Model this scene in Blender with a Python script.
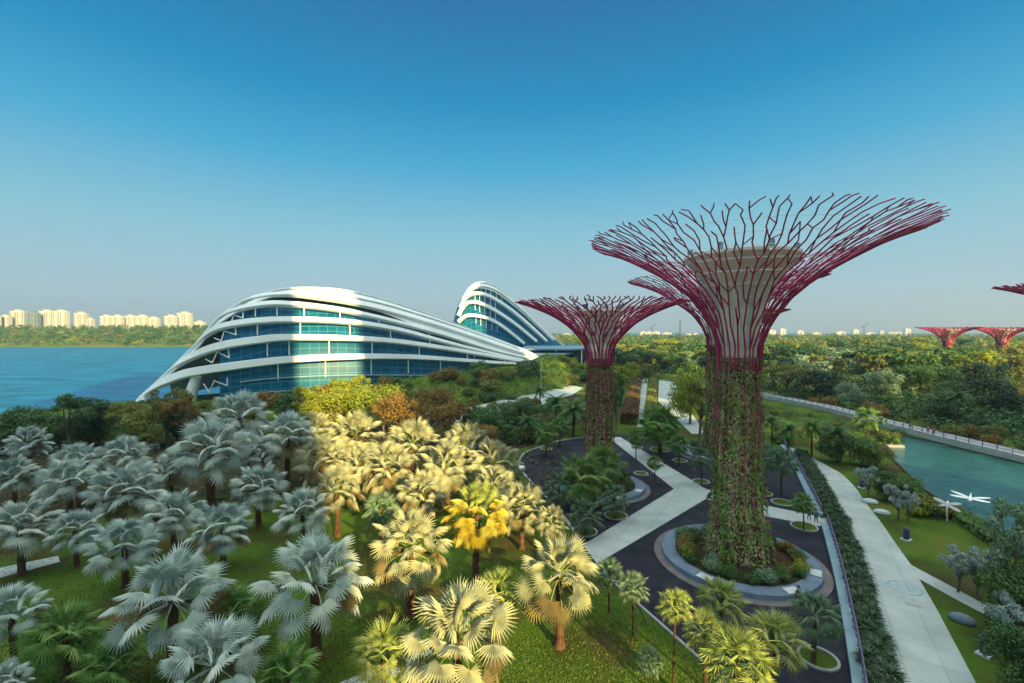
import bpy, bmesh, math, random
from mathutils import Vector, Matrix, Quaternion, noise
from mathutils.bvhtree import BVHTree
PI = math.pi
R = math.radians
for o in list(bpy.data.objects): bpy.data.objects.remove(o)
S = bpy.context.scene
COL = S.collection
rnd = random.Random(7)

# ---------------------------------------------------------------- camera, sky, sun, exposure
F = 455.0; HZ = 331.0; CH = 24.0
PITCH = math.atan((341.5-HZ)/F)
cd = bpy.data.cameras.new('camera'); cam = bpy.data.objects.new('camera', cd); COL.objects.link(cam)
cam.location = (0, 0, CH); cam.rotation_euler = (PI/2-PITCH, 0, 0)
cd.sensor_width = 36; cd.lens = F/1024*36; cd.clip_end = 20000; cd.clip_start = 0.2
S.camera = cam
SUN_AZ = 153.0; SUN_EL = 20.0
w = bpy.data.worlds.new('World'); S.world = w; w.use_nodes = True
nt = w.node_tree; N = nt.nodes; L = nt.links
bg = N['Background']
sky = N.new('ShaderNodeTexSky'); sky.sky_type = 'NISHITA'; sky.sun_disc = False
sky.sun_elevation = R(SUN_EL); sky.sun_rotation = R(SUN_AZ); sky.air_density = 1.0; sky.dust_density = 0.6; sky.ozone_density = 3.0
tc = N.new('ShaderNodeTexCoord'); sp = N.new('ShaderNodeSeparateXYZ'); L.new(tc.outputs['Generated'], sp.inputs[0])
rp = N.new('ShaderNodeValToRGB'); L.new(sp.outputs['Z'], rp.inputs[0])
cr = rp.color_ramp
SKY_FILL_STOPS = [(0.0, (0.86,1.02,1.08)), (0.07, (0.76,1.06,1.20)), (0.2, (0.45,1.0,1.23)), (0.33, (0.10,0.72,1.18)), (0.44, (0.0,0.46,0.98)), (0.62, (0.0,0.22,0.62)), (0.76, (3.6,4.0,3.8)), (1.0, (4.1,4.5,4.2))]  # last stops, above the frame, raised far past the sky as added fill
while len(cr.elements) < len(SKY_FILL_STOPS): cr.elements.new(0.5)
for e, (p_, c_) in zip(cr.elements, SKY_FILL_STOPS): e.position = p_; e.color = (c_[0], c_[1], c_[2], 1)
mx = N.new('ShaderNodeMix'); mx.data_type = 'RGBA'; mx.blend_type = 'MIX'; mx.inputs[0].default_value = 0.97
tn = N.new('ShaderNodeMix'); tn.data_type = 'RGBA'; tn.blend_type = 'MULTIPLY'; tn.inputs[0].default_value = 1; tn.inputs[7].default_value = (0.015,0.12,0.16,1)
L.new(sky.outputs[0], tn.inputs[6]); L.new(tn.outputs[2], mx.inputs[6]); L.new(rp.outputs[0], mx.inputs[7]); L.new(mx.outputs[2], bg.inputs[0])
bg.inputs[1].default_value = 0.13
sd = bpy.data.lights.new('sun', 'SUN'); so = bpy.data.objects.new('sun', sd); COL.objects.link(so)
sd.energy = 3.1; sd.angle = R(0.55); sd.color = (1.0, 0.76, 0.31)
az = R(SUN_AZ); el = R(SUN_EL)
SUNV = Vector((math.sin(az)*math.cos(el), math.cos(az)*math.cos(el), math.sin(el)))
so.rotation_euler = (-SUNV).to_track_quat('-Z', 'Y').to_euler(); so.location = (60, -100, 200)
S.view_settings.view_transform = 'Standard'; S.view_settings.look = 'None'; S.view_settings.gamma = 1
S.view_settings.exposure = 2.12
S.render.engine = 'CYCLES'; S.cycles.max_bounces = 5; S.cycles.diffuse_bounces = 3; S.cycles.transparent_max_bounces = 8

# ---------------------------------------------------------------- placing helpers
cp, sp_ = math.cos(PITCH), math.sin(PITCH)
def ray(x, y):
    u = (x-512)/F; v = -(y-341.5)/F
    return Vector((u, cp + v*sp_, -sp_ + v*cp))
def G(x, y, z=0.0):
    d = ray(x, y); return Vector((0,0,CH)) + d*((z-CH)/d.z)
def D(x, y, Y):
    d = ray(x, y); return Vector((0,0,CH)) + d*(Y/d.y)

# ---------------------------------------------------------------- materials
MATS = {}
def newmat(name):
    m = bpy.data.materials.new(name); m.use_nodes = True; MATS[name] = m
    return m, m.node_tree.nodes, m.node_tree.links, m.node_tree.nodes['Principled BSDF']
def noise_mat(name, cols, scale=1.0, rough=0.8, bump=0.0, stretch=(1,1,1), detail=4, metallic=0, spec=0.3, bscale=None, coord='Object', dist=0.0):
    m, n, l, b = newmat(name)
    t = n.new('ShaderNodeTexCoord'); mp = n.new('ShaderNodeMapping'); mp.inputs['Scale'].default_value = stretch
    l.new(t.outputs[coord], mp.inputs[0])
    nz = n.new('ShaderNodeTexNoise'); nz.inputs['Scale'].default_value = scale; nz.inputs['Detail'].default_value = detail; nz.inputs['Distortion'].default_value = dist
    l.new(mp.outputs[0], nz.inputs['Vector'])
    r = n.new('ShaderNodeValToRGB'); k = len(cols)
    while len(r.color_ramp.elements) < k: r.color_ramp.elements.new(0.5)
    for i, e in enumerate(r.color_ramp.elements):
        e.position = 0.30 + 0.40*i/max(1, k-1); e.color = (*cols[i], 1)
    l.new(nz.outputs['Fac'], r.inputs[0]); l.new(r.outputs[0], b.inputs['Base Color'])
    b.inputs['Roughness'].default_value = rough; b.inputs['Metallic'].default_value = metallic
    b.inputs['Specular IOR Level'].default_value = spec
    if bump:
        bn = n.new('ShaderNodeTexNoise'); bn.inputs['Scale'].default_value = bscale or scale*6; bn.inputs['Detail'].default_value = 6
        l.new(mp.outputs[0], bn.inputs['Vector'])
        bp = n.new('ShaderNodeBump'); bp.inputs['Strength'].default_value = bump; bp.inputs['Distance'].default_value = 0.2
        l.new(bn.outputs['Fac'], bp.inputs['Height']); l.new(bp.outputs[0], b.inputs['Normal'])
    return m
def leaf_mat(name, c1, c2, c3=None, trans=0.25, rough=0.55, spread=0.35, spec=0.3):
    """leaves: colour differs from leaf to leaf and a little from plant to plant"""
    m, n, l, b = newmat(name)
    g = n.new('ShaderNodeNewGeometry'); oi = n.new('ShaderNodeObjectInfo')
    r = n.new('ShaderNodeValToRGB'); cs = [c1, c2] + ([c3] if c3 else [])
    while len(r.color_ramp.elements) < len(cs): r.color_ramp.elements.new(0.5)
    for i, e in enumerate(r.color_ramp.elements): e.position = i/(len(cs)-1); e.color = (*cs[i], 1)
    a = n.new('ShaderNodeMath'); a.operation = 'MULTIPLY_ADD'; a.inputs[1].default_value = 1-spread
    s = n.new('ShaderNodeMath'); s.operation = 'MULTIPLY'; s.inputs[1].default_value = spread
    l.new(oi.outputs['Random'], s.inputs[0]); l.new(g.outputs['Random Per Island'], a.inputs[0]); l.new(s.outputs[0], a.inputs[2])
    l.new(a.outputs[0], r.inputs[0]); l.new(r.outputs[0], b.inputs['Base Color'])
    b.inputs['Roughness'].default_value = rough; b.inputs['Specular IOR Level'].default_value = spec
    tr = n.new('ShaderNodeBsdfTranslucent'); l.new(r.outputs[0], tr.inputs[0])
    ms = n.new('ShaderNodeMixShader'); ms.inputs[0].default_value = trans
    l.new(b.outputs[0], ms.inputs[1]); l.new(tr.outputs[0], ms.inputs[2])
    l.new(ms.outputs[0], n['Material Output'].inputs[0])
    return m
def flat(name, c, rough=0.6, metallic=0, spec=0.4, var=0.12, scale=0.6):
    d = tuple(max(0, v*(1-var)) for v in c); e = tuple(min(1, v*(1+var)) for v in c)
    return noise_mat(name, [d, c, e], scale=scale, rough=rough, metallic=metallic, spec=spec)

M_lawn = noise_mat('lawn', [(0.10,0.070,0.024),(0.050,0.050,0.014),(0.052,0.098,0.012),(0.072,0.125,0.014),(0.13,0.115,0.028)], scale=0.11, rough=0.9, bump=0.8, bscale=7, detail=7, spec=0.1)
M_soil = noise_mat('planting_soil', [(0.02,0.028,0.012),(0.035,0.035,0.015),(0.06,0.035,0.02)], scale=0.35, rough=0.95, bump=0.8, detail=6, spec=0.1)
M_asphalt = noise_mat('dark_paving', [(0.007,0.008,0.016),(0.013,0.014,0.024),(0.024,0.025,0.038)], scale=0.5, rough=0.75, bump=0.25, bscale=14, detail=8, spec=0.25)
M_path = noise_mat('pale_concrete', [(0.30,0.35,0.34),(0.36,0.41,0.40),(0.42,0.47,0.46)], scale=0.35, rough=0.8, bump=0.1, bscale=20, detail=8, spec=0.2)
def joints(m, w_, h_, k=0.72):
    n = m.node_tree.nodes; l = m.node_tree.links; b = n['Principled BSDF']; src = b.inputs['Base Color'].links[0].from_socket
    t = n.new('ShaderNodeTexCoord'); br = n.new('ShaderNodeTexBrick'); br.offset = 0; br.inputs['Scale'].default_value = 1; br.inputs['Brick Width'].default_value = w_; br.inputs['Row Height'].default_value = h_
    br.inputs['Mortar Size'].default_value = 0.035; br.inputs['Color1'].default_value = (1,1,1,1); br.inputs['Color2'].default_value = (0.92,0.92,0.92,1); br.inputs['Mortar'].default_value = (k,k,k,1)
    mp = n.new('ShaderNodeMapping'); mp.inputs['Rotation'].default_value = (0,0,0.55); l.new(t.outputs['Object'], mp.inputs[0]); l.new(mp.outputs[0], br.inputs['Vector'])
    x = n.new('ShaderNodeMix'); x.data_type = 'RGBA'; x.blend_type = 'MULTIPLY'; x.inputs[0].default_value = 1; l.new(src, x.inputs[6]); l.new(br.outputs['Color'], x.inputs[7]); l.new(x.outputs[2], b.inputs['Base Color'])
joints(M_path, 2.4, 2.4)
M_kerb = noise_mat('kerb_stone', [(0.24,0.25,0.25),(0.34,0.34,0.34)], scale=1.2, rough=0.8, bump=0.2)
M_seat = noise_mat('bluish_seat_stone', [(0.085,0.13,0.19),(0.12,0.17,0.24),(0.16,0.21,0.28)], scale=0.7, rough=0.6, bump=0.1)
M_brown = noise_mat('brown_stone', [(0.11,0.10,0.11),(0.17,0.155,0.16)], scale=1, rough=0.8)
M_white = noise_mat('white_rib_paint', [(0.62,0.66,0.64),(0.72,0.76,0.74),(0.78,0.81,0.79)], scale=0.06, rough=0.5, detail=3)
M_steel = noise_mat('magenta_steel_paint', [(0.27,0.015,0.075),(0.38,0.022,0.11),(0.45,0.035,0.13)], scale=0.3, rough=0.5, spec=0.4)
M_wire = flat('galvanised_wire', (0.55,0.58,0.58), rough=0.5, metallic=0.3)
M_cone = noise_mat('cream_concrete', [(0.62,0.55,0.44),(0.74,0.67,0.55),(0.82,0.75,0.64)], scale=0.25, rough=0.8, stretch=(1,1,0.35))
M_dark = flat('dark_inside', (0.03,0.035,0.04), rough=0.8)
M_bark = noise_mat('brown_bark', [(0.07,0.03,0.018),(0.12,0.06,0.03),(0.17,0.09,0.05)], scale=3, rough=0.9, bump=0.8, stretch=(1,1,3))
M_barkpale = noise_mat('pale_bark', [(0.10,0.08,0.055),(0.17,0.14,0.105)], scale=3, rough=0.9, bump=0.5, stretch=(1,1,2))
M_navy = flat('navy_paint', (0.05,0.03,0.13), rough=0.35, spec=0.6)
M_rail = flat('railing_paint', (0.16,0.12,0.24), rough=0.45)
M_coping = noise_mat('pale_blue_coping', [(0.17,0.27,0.33),(0.24,0.36,0.42)], scale=0.6, rough=0.6)
M_stone = noise_mat('pale_boulder', [(0.42,0.47,0.48),(0.55,0.60,0.60)], scale=1.5, rough=0.6)
M_stoned = noise_mat('slate_boulder', [(0.10,0.15,0.19),(0.17,0.23,0.27)], scale=1.5, rough=0.6)
M_sculpt = flat('white_sculpture_paint', (0.8,0.8,0.8), rough=0.4)
M_roofblue = noise_mat('blue_grey_roof', [(0.10,0.19,0.27),(0.16,0.27,0.36)], scale=0.1, rough=0.5)
M_city = noise_mat('cream_render', [(0.35,0.35,0.34),(0.45,0.45,0.44)], scale=0.02, rough=0.8)
M_citywin = flat('blue_grey_flat_windows', (0.13,0.17,0.20), rough=0.5)  # even blue grey for window strips and one whole block front
M_gold = flat('gold_glass', (0.30,0.26,0.20), rough=0.4)
M_skin = flat('skin', (0.42,0.25,0.17), rough=0.6)
M_hair = flat('black_hair', (0.015,0.012,0.01), rough=0.6)
M_cloth = {k: flat('cloth_'+k, c, rough=0.9) for k, c in dict(black=(0.02,0.02,0.025), white=(0.7,0.7,0.7), blue=(0.05,0.10,0.30), red=(0.4,0.05,0.04), tan=(0.35,0.25,0.16)).items()}

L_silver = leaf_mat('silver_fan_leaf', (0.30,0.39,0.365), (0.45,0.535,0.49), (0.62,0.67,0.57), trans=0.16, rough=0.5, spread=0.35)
L_sunlit = leaf_mat('sunlit_fan_leaf', (0.27,0.30,0.19), (0.35,0.36,0.22), (0.43,0.41,0.24), trans=0.18, rough=0.5)  # sunlit twin of the silver leaf, warm sunlight put into its colour
L_fan = leaf_mat('green_fan_leaf', (0.09,0.21,0.05), (0.17,0.30,0.08), (0.27,0.36,0.12), trans=0.25)
L_yfan = leaf_mat('yellow_green_fan_leaf', (0.22,0.29,0.06), (0.34,0.40,0.10), (0.46,0.48,0.20), trans=0.25)
L_gfan = leaf_mat('grey_green_fan_leaf', (0.10,0.19,0.11), (0.17,0.26,0.15), (0.23,0.31,0.19), trans=0.2)
L_dead = leaf_mat('dry_orange_leaf', (0.44,0.32,0.03), (0.54,0.44,0.05), (0.48,0.46,0.11), trans=0.3)
L_dark = leaf_mat('dark_green_leaf', (0.018,0.060,0.018), (0.040,0.105,0.026), (0.07,0.145,0.038), trans=0.2)
L_mid = leaf_mat('mid_green_leaf', (0.035,0.100,0.024), (0.075,0.160,0.036), (0.13,0.22,0.05), trans=0.25)
L_olive = leaf_mat('olive_leaf', (0.09,0.115,0.02), (0.16,0.18,0.03), (0.24,0.23,0.05), trans=0.25)
L_lime = leaf_mat('lime_leaf', (0.16,0.22,0.015), (0.28,0.32,0.025), (0.36,0.36,0.05), trans=0.3)
L_rust = leaf_mat('rusty_leaf', (0.14,0.07,0.02), (0.26,0.15,0.03), (0.22,0.19,0.04), trans=0.25)
L_grey = leaf_mat('silvery_leaf', (0.18,0.26,0.24), (0.29,0.37,0.34), (0.38,0.44,0.40), trans=0.15)
L_pine = leaf_mat('blackish_green_leaf', (0.008,0.032,0.016), (0.016,0.05,0.022), (0.03,0.07,0.03), trans=0.1)
L_hedge = leaf_mat('strappy_leaf', (0.03,0.075,0.03), (0.07,0.13,0.06), (0.25,0.31,0.24), trans=0.2, spread=0.2)
L_tan = leaf_mat('old_tan_frond', (0.16,0.12,0.06), (0.28,0.22,0.10), (0.30,0.27,0.14), trans=0.2)
L_wall = None
def wall_mat():
    m, n, l, b = newmat('planted_wall_leaf')
    t = n.new('ShaderNodeTexCoord'); mp = n.new('ShaderNodeMapping'); mp.inputs['Scale'].default_value = (1.6,1.6,0.14)
    l.new(t.outputs['Object'], mp.inputs[0])
    nz = n.new('ShaderNodeTexNoise'); nz.inputs['Scale'].default_value = 1.1; nz.inputs['Detail'].default_value = 3; l.new(mp.outputs[0], nz.inputs['Vector'])
    g = n.new('ShaderNodeNewGeometry')
    a = n.new('ShaderNodeMath'); a.operation = 'MULTIPLY_ADD'; a.inputs[1].default_value = 0.12; l.new(g.outputs['Random Per Island'], a.inputs[0]); l.new(nz.outputs['Fac'], a.inputs[2])
    r = n.new('ShaderNodeValToRGB'); l.new(a.outputs[0], r.inputs[0])
    st = [(0.38,(0.09,0.19,0.03)),(0.48,(0.20,0.32,0.06)),(0.55,(0.30,0.38,0.12)),(0.59,(0.20,0.13,0.07)),(0.63,(0.46,0.45,0.33)),(0.67,(0.36,0.09,0.08)),(0.72,(0.22,0.32,0.08)),(0.84,(0.55,0.53,0.42))]
    while len(r.color_ramp.elements) < len(st): r.color_ramp.elements.new(0.5)
    for e, (p, c) in zip(r.color_ramp.elements, st): e.position = p; e.color = (*c, 1)
    l.new(r.outputs[0], b.inputs['Base Color']); b.inputs['Roughness'].default_value = 0.7; b.inputs['Specular IOR Level'].default_value = 0.2
    return m
L_wall = wall_mat()
def water_mat(name, col, rough, bs, bstr, stretch=(1,1,1), spec=0.5):
    m, n, l, b = newmat(name)
    t = n.new('ShaderNodeTexCoord'); mp = n.new('ShaderNodeMapping'); mp.inputs['Scale'].default_value = stretch; l.new(t.outputs['Object'], mp.inputs[0])
    nz = n.new('ShaderNodeTexNoise'); nz.inputs['Scale'].default_value = bs; nz.inputs['Detail'].default_value = 8; nz.inputs['Roughness'].default_value = 0.65; l.new(mp.outputs[0], nz.inputs['Vector'])
    bp = n.new('ShaderNodeBump'); bp.inputs['Strength'].default_value = bstr; bp.inputs['Distance'].default_value = 1.0; l.new(nz.outputs['Fac'], bp.inputs['Height']); l.new(bp.outputs[0], b.inputs['Normal'])
    n2 = n.new('ShaderNodeTexNoise'); n2.inputs['Scale'].default_value = bs*0.35; n2.inputs['Detail'].default_value = 5; l.new(mp.outputs[0], n2.inputs['Vector'])
    r = n.new('ShaderNodeValToRGB'); r.color_ramp.elements[0].position = 0.35; r.color_ramp.elements[1].position = 0.7
    r.color_ramp.elements[0].color = (*[c*0.6 for c in col], 1); r.color_ramp.elements[1].color = (*[c*1.6 for c in col], 1)  # ripple light and dark also put into the base colour
    l.new(n2.outputs['Fac'], r.inputs[0]); l.new(r.outputs[0], b.inputs['Base Color'])
    b.inputs['Roughness'].default_value = rough; b.inputs['Specular IOR Level'].default_value = spec
    return m
M_bay = water_mat('bay_water', (0.0,0.10,0.19), 0.4, 0.22, 1.0, (0.5,1.3,1), 0.7)
MATS['bay_water'].node_tree.nodes['Principled BSDF'].inputs['Specular Tint'].default_value = (0.03,0.45,0.90,1)
M_lake = water_mat('lake_water', (0.010,0.060,0.048), 0.10, 1.0, 0.16, (1,1,1), 0.4)
def glass_mat():
    m, n, l, b = newmat('dome_glass')
    uv = n.new('ShaderNodeUVMap')
    br = n.new('ShaderNodeTexBrick'); br.offset = 0.0; br.inputs['Scale'].default_value = 1.0; br.inputs['Mortar Size'].default_value = 0.035; br.inputs['Brick Width'].default_value = 1.0; br.inputs['Row Height'].default_value = 0.62
    br.inputs['Color1'].default_value = (0.001,0.080,0.165,1); br.inputs['Color2'].default_value = (0.004,0.120,0.215,1); br.inputs['Mortar'].default_value = (0.06,0.20,0.27,1)
    l.new(uv.outputs[0], br.inputs['Vector']); l.new(br.outputs['Color'], b.inputs['Base Color'])
    b.inputs['Roughness'].default_value = 0.36; b.inputs['Specular IOR Level'].default_value = 0.12; b.inputs['IOR'].default_value = 1.45
    return m
M_glass = glass_mat()

# ---------------------------------------------------------------- mesh building
class MB:
    def __init__(s): s.v = []; s.f = []; s.mi = []; s.uv = None
    def add(s, vs, fs, mi=0):
        o = len(s.v); s.v.extend([tuple(p) for p in vs]); s.f.extend([tuple(i+o for i in f) for f in fs]); s.mi.extend([mi]*len(fs))
    def box(s, c, d, rz=0, mi=0):
        cx, cy, cz = c; a, b, h = d[0]/2, d[1]/2, d[2]/2; q = []
        for z in (-h, h):
            for x, y in ((-a,-b),(a,-b),(a,b),(-a,b)):
                q.append((cx + x*math.cos(rz) - y*math.sin(rz), cy + x*math.sin(rz) + y*math.cos(rz), cz+z))
        s.add(q, [(3,2,1,0),(4,5,6,7),(0,1,5,4),(1,2,6,5),(2,3,7,6),(3,0,4,7)], mi)
    def tube(s, pts, rad, n=6, mi=0, caps=True):
        pts = [Vector(p) for p in pts]; k = len(pts)
        if not hasattr(rad, '__len__'): rad = [rad]*k
        t0 = (pts[1]-pts[0]).normalized(); up = Vector((0,0,1)) if abs(t0.z) < 0.9 else Vector((1,0,0))
        a = t0.cross(up).normalized(); q = []
        for i, p in enumerate(pts):
            t = (pts[min(i+1,k-1)]-pts[max(i-1,0)])
            t = t.normalized() if t.length > 1e-9 else t0
            a = (a - t*a.dot(t)); a = a.normalized() if a.length > 1e-6 else t.orthogonal().normalized()
            b = t.cross(a)
            for j in range(n):
                g = 2*PI*j/n; q.append(p + (a*math.cos(g)+b*math.sin(g))*rad[i])
        fs = [(i*n+j, i*n+(j+1)%n, (i+1)*n+(j+1)%n, (i+1)*n+j) for i in range(k-1) for j in range(n)]
        if caps: fs += [tuple(range(n-1,-1,-1)), tuple((k-1)*n+j for j in range(n))]
        s.add(q, fs, mi)
    def lathe(s, prof, n=48, mi=0, c=(0,0,0), cap=False, a0=0, a1=2*PI):
        full = abs(a1-a0-2*PI) < 1e-6; m = n if full else n+1; q = []
        for r, z in prof:
            for j in range(m):
                g = a0+(a1-a0)*j/n; q.append((c[0]+r*math.cos(g), c[1]+r*math.sin(g), c[2]+z))
        fs = []
        for i in range(len(prof)-1):
            for j in range(n):
                j2 = (j+1) % m; fs.append((i*m+j, i*m+j2, (i+1)*m+j2, (i+1)*m+j))
        if cap: fs.append(tuple((len(prof)-1)*m+j for j in range(m)))
        s.add(q, fs, mi)
    def quad(s, c, a, b, mi=0): s.add([c-a*0.55, c-b*0.5, c+a*0.55, c+b*0.5], [(0,1,2,3)], mi)
    def build(s, name, mats, parent=None, smooth=False, link=True):
        me = bpy.data.meshes.new(name); me.from_pydata(s.v, [], s.f)
        for m in (mats if isinstance(mats, (list, tuple)) else [mats]): me.materials.append(m)
        if any(s.mi): me.polygons.foreach_set('material_index', s.mi)
        if smooth: me.polygons.foreach_set('use_smooth', [True]*len(s.f))
        if s.uv:
            ul = me.uv_layers.new(name='UVMap'); flatuv = []
            for p in me.polygons:
                for vi in p.vertices: flatuv.extend(s.uv[vi])
            ul.data.foreach_set('uv', flatuv)
        me.update()
        o = bpy.data.objects.new(name, me)
        if link: COL.objects.link(o)
        if parent: o.parent = parent
        return o
def tag(o, label=None, cat=None, group=None, kind=None):
    if label: o['label'] = label
    if cat: o['category'] = cat
    if group: o['group'] = group
    if kind: o['kind'] = kind
    return o
def empty(name, loc, rz=0, label=None, cat=None, group=None):
    o = bpy.data.objects.new(name, None); COL.objects.link(o); o.location = loc; o.rotation_euler = (0,0,rz); o.empty_display_size = 0.3
    return tag(o, label, cat, group)
def settle(root):
    """children built in world coordinates hang under an Empty that stands at the thing's base"""
    for c in COL.objects:
        if c.parent is root: c.location = -Vector(root.location)
def poly(name, pts, z, mat, top=0.0, kind='structure', skirt=None):
    bm = bmesh.new(); vs = [bm.verts.new((p[0], p[1], z)) for p in pts]; f = bm.faces.new(vs)
    if f.calc_center_median() and f.normal.z < 0: f.normal_flip()
    bm.normal_update()
    if f.normal.z < 0: f.normal_flip()
    if skirt:
        r = bmesh.ops.extrude_face_region(bm, geom=[f]); 
        for v in [g for g in r['geom'] if isinstance(g, bmesh.types.BMVert)]: v.co.z = z
        for v in vs: v.co.z = z-skirt
    bmesh.ops.triangulate(bm, faces=bm.faces[:])
    me = bpy.data.meshes.new(name); bm.to_mesh(me); bm.free(); me.materials.append(mat)
    o = bpy.data.objects.new(name, me); COL.objects.link(o)
    if kind: o['kind'] = kind
    return o
def smoothline(pts, n=6):
    pts = [Vector(p) for p in pts]; out = []
    for i in range(len(pts)-1):
        p0 = pts[max(i-1,0)]; p1 = pts[i]; p2 = pts[i+1]; p3 = pts[min(i+2,len(pts)-1)]
        for k in range(n):
            t = k/n; out.append(0.5*((2*p1)+(p2-p0)*t+(2*p0-5*p1+4*p2-p3)*t*t+(-p0+3*p1-3*p2+p3)*t**3))
    out.append(pts[-1]); return out
def pxline(pp, z=0.0, n=6): return smoothline([G(x, y, z) for x, y in pp], n)

# ================================================================= GROUND, WATER, PATHS
wm = MB(); wm.add([(-4900,-850,-1.5),(5900,-850,-1.5),(5900,5900,-1.5),(-4900,5900,-1.5)], [(0,1,2,3)]); wm.build('water', M_bay)['kind'] = 'structure'
lk_px = [(893,438),(905,436),(930,441),(975,452),(1024,464),(1075,477),(1110,520),(1060,570),(1024,553),(996,536),(975,523),(957,514),(938,499),(922,489),(905,472),(893,460),(886,450)]
lake_pts = [G(x, y) for x, y in lk_px]
land = [(-260,-400),(900,-400),(3600,1500),(400,1450),(170,1300),(110,700),(62,420),(30,330),(-10,235),(-60,215),(-110,178),(-136,150),(-150,128),(-190,116),(-300,112),(-420,104)]
poly('ground', land, 0.0, M_lawn, skirt=6)
poly('lake', [(p.x,p.y) for p in lake_pts], 0.012, M_lake)
bank = MB()
for i in range(len(lake_pts)):
    a, b = lake_pts[i], lake_pts[(i+1) % len(lake_pts)]
    d = (b-a); ang = math.atan2(d.y, d.x); c = (a+b)/2; bank.box((c.x, c.y, 0.06), (d.length, 0.35, 0.18), ang)
tag(bank.build('lake_edge', M_soil), kind='structure')
# planting beds (soil) and paving
poly('planting_bed', [(p.x,p.y) for p in [G(x,y) for x,y in [(-260,600),(-60,560),(60,520),(180,500),(290,488),(420,470),(560,440),(600,405),(560,386),(470,408),(300,440),(100,434),(-300,432)]]], 0.008, M_soil)
plaza_px = [(521,470),(520,459),(527,452),(541,447),(560,441),(590,437),(625,434),(668,436),(712,444),(760,452),(796,458),(812,490),(824,526),(838,578),(852,640),(866,720),(760,720),(700,662),(620,590),(596,566),(583,546),(566,520),(545,497)]
poly('plaza', [(p.x,p.y) for p in pxline(plaza_px, n=3)], 0.02, M_asphalt)
poly('plaza_path', [(G(x,y).x,G(x,y).y) for x,y in [(609,438),(620,437),(706,489),(763,505),(820,517),(824,527),(763,516),(706,499),(597,564),(583,545),(674,489)]], 0.028, M_path)
kb = MB(); kl = pxline([(583,546),(566,520),(545,497),(521,470),(520,459),(527,452),(541,447),(560,441),(590,437)][::-1], n=5)
for a, b in zip(kl[:-1], kl[1:]):
    d = b-a; kb.box(((a.x+b.x)/2,(a.y+b.y)/2,0.07), (d.length*1.02, 0.35, 0.14), math.atan2(d.y,d.x))
tag(kb.build('plaza_kerb', M_kerb), kind='structure')
kb = MB(); kl = [G(x,y) for x,y in [(597,566),(620,589),(700,660),(760,716)]]
for a, b in zip(kl[:-1], kl[1:]):
    d = b-a; kb.box(((a.x+b.x)/2,(a.y+b.y)/2,0.09), (d.length, 0.22, 0.18), math.atan2(d.y,d.x))
tag(kb.build('lawn_kerb', M_kerb), kind='structure')
right = [(822,463),(840,473),(854,486),(866,503),(880,521),(896,544),(911,565)]
poly('riverside_path', [(p.x,p.y) for p in [G(x,y) for x,y in [(786,447),(800,450)]] + pxline(right) + [G(x,y) for x,y in [(1010,618),(1030,640),(1010,628),(957,600),(919,579),(935,606),(976,683),(1010,745),(902,745),(893,683),(884,636),(868,590),(858,550),(840,512),(822,480),(806,458),(786,452)]]], 0.02, M_path)
poly('side_path', [(p.x,p.y) for p in [G(x,y) for x,y in [(340,683),(400,655),(425,640),(440,648),(400,672),(370,700),(330,705)]]], 0.024, M_path)
poly('left_path', [(p.x,p.y) for p in [G(x,y) for x,y in [(-60,585),(0,568),(58,556),(60,562),(0,578),(-60,598)]]], 0.024, M_path)
poly('back_road', [(p.x,p.y) for p in [G(x,y) for x,y in [(-100,452),(0,446),(60,444),(100,448),(160,443),(160,449),(100,455),(50,452),(0,455),(-100,462)]]], 0.024, M_path)
poly('service_road', [(p.x,p.y) for p in [G(x,y) for x,y in [(400,423),(430,415),(472,407),(510,398),(555,387),(568,384),(583,388),(572,395),(548,400),(540,409),(520,414),(500,412),(470,420),(430,426)]]], 0.024, M_path)
poly('avenue', [(p.x,p.y) for p in [G(x,y) for x,y in [(659,380),(674,382),(680,395),(689,411),(708,434),(692,434),(669,412),(658,401)]]], 0.024, M_path)
poly('garden_walk', [(p.x,p.y) for p in [G(x,y) for x,y in [(641,378),(648,378),(643,427),(637,427)]]], 0.024, M_path)
for pts in ([(432,462),(470,452),(500,440),(470,444)], [(455,418),(475,412),(500,412),(497,420),(470,425)]):
    poly('paved_court', [(p.x,p.y) for p in [G(x,y) for x,y in pts]], 0.026, M_path)
# paving joints and a round inlay in the riverside path
inl = MB(); c = G(905,588); inl.lathe([(1.15,0.026),(1.35,0.026)], 40, c=(c.x,c.y,0)); inl.lathe([(0.5,0.026),(0.62,0.026)], 30, c=(c.x,c.y,0))
for k in range(8): a = k*PI/4; inl.box((c.x+0.85*math.cos(a), c.y+0.85*math.sin(a), 0.024), (0.5,0.08,0.006), a)
tag(inl.build('path_emblem', M_coping), 'round emblem of thin grey rings set into the riverside path', 'paving inlay')
hc = MB(); c = G(913,605); hc.box((c.x,c.y,0.024),(1.0,0.6,0.012),-0.4); hm = hc.build('access_cover', M_kerb); tag(hm, 'small rectangular access cover in the riverside path', 'access cover')

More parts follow.
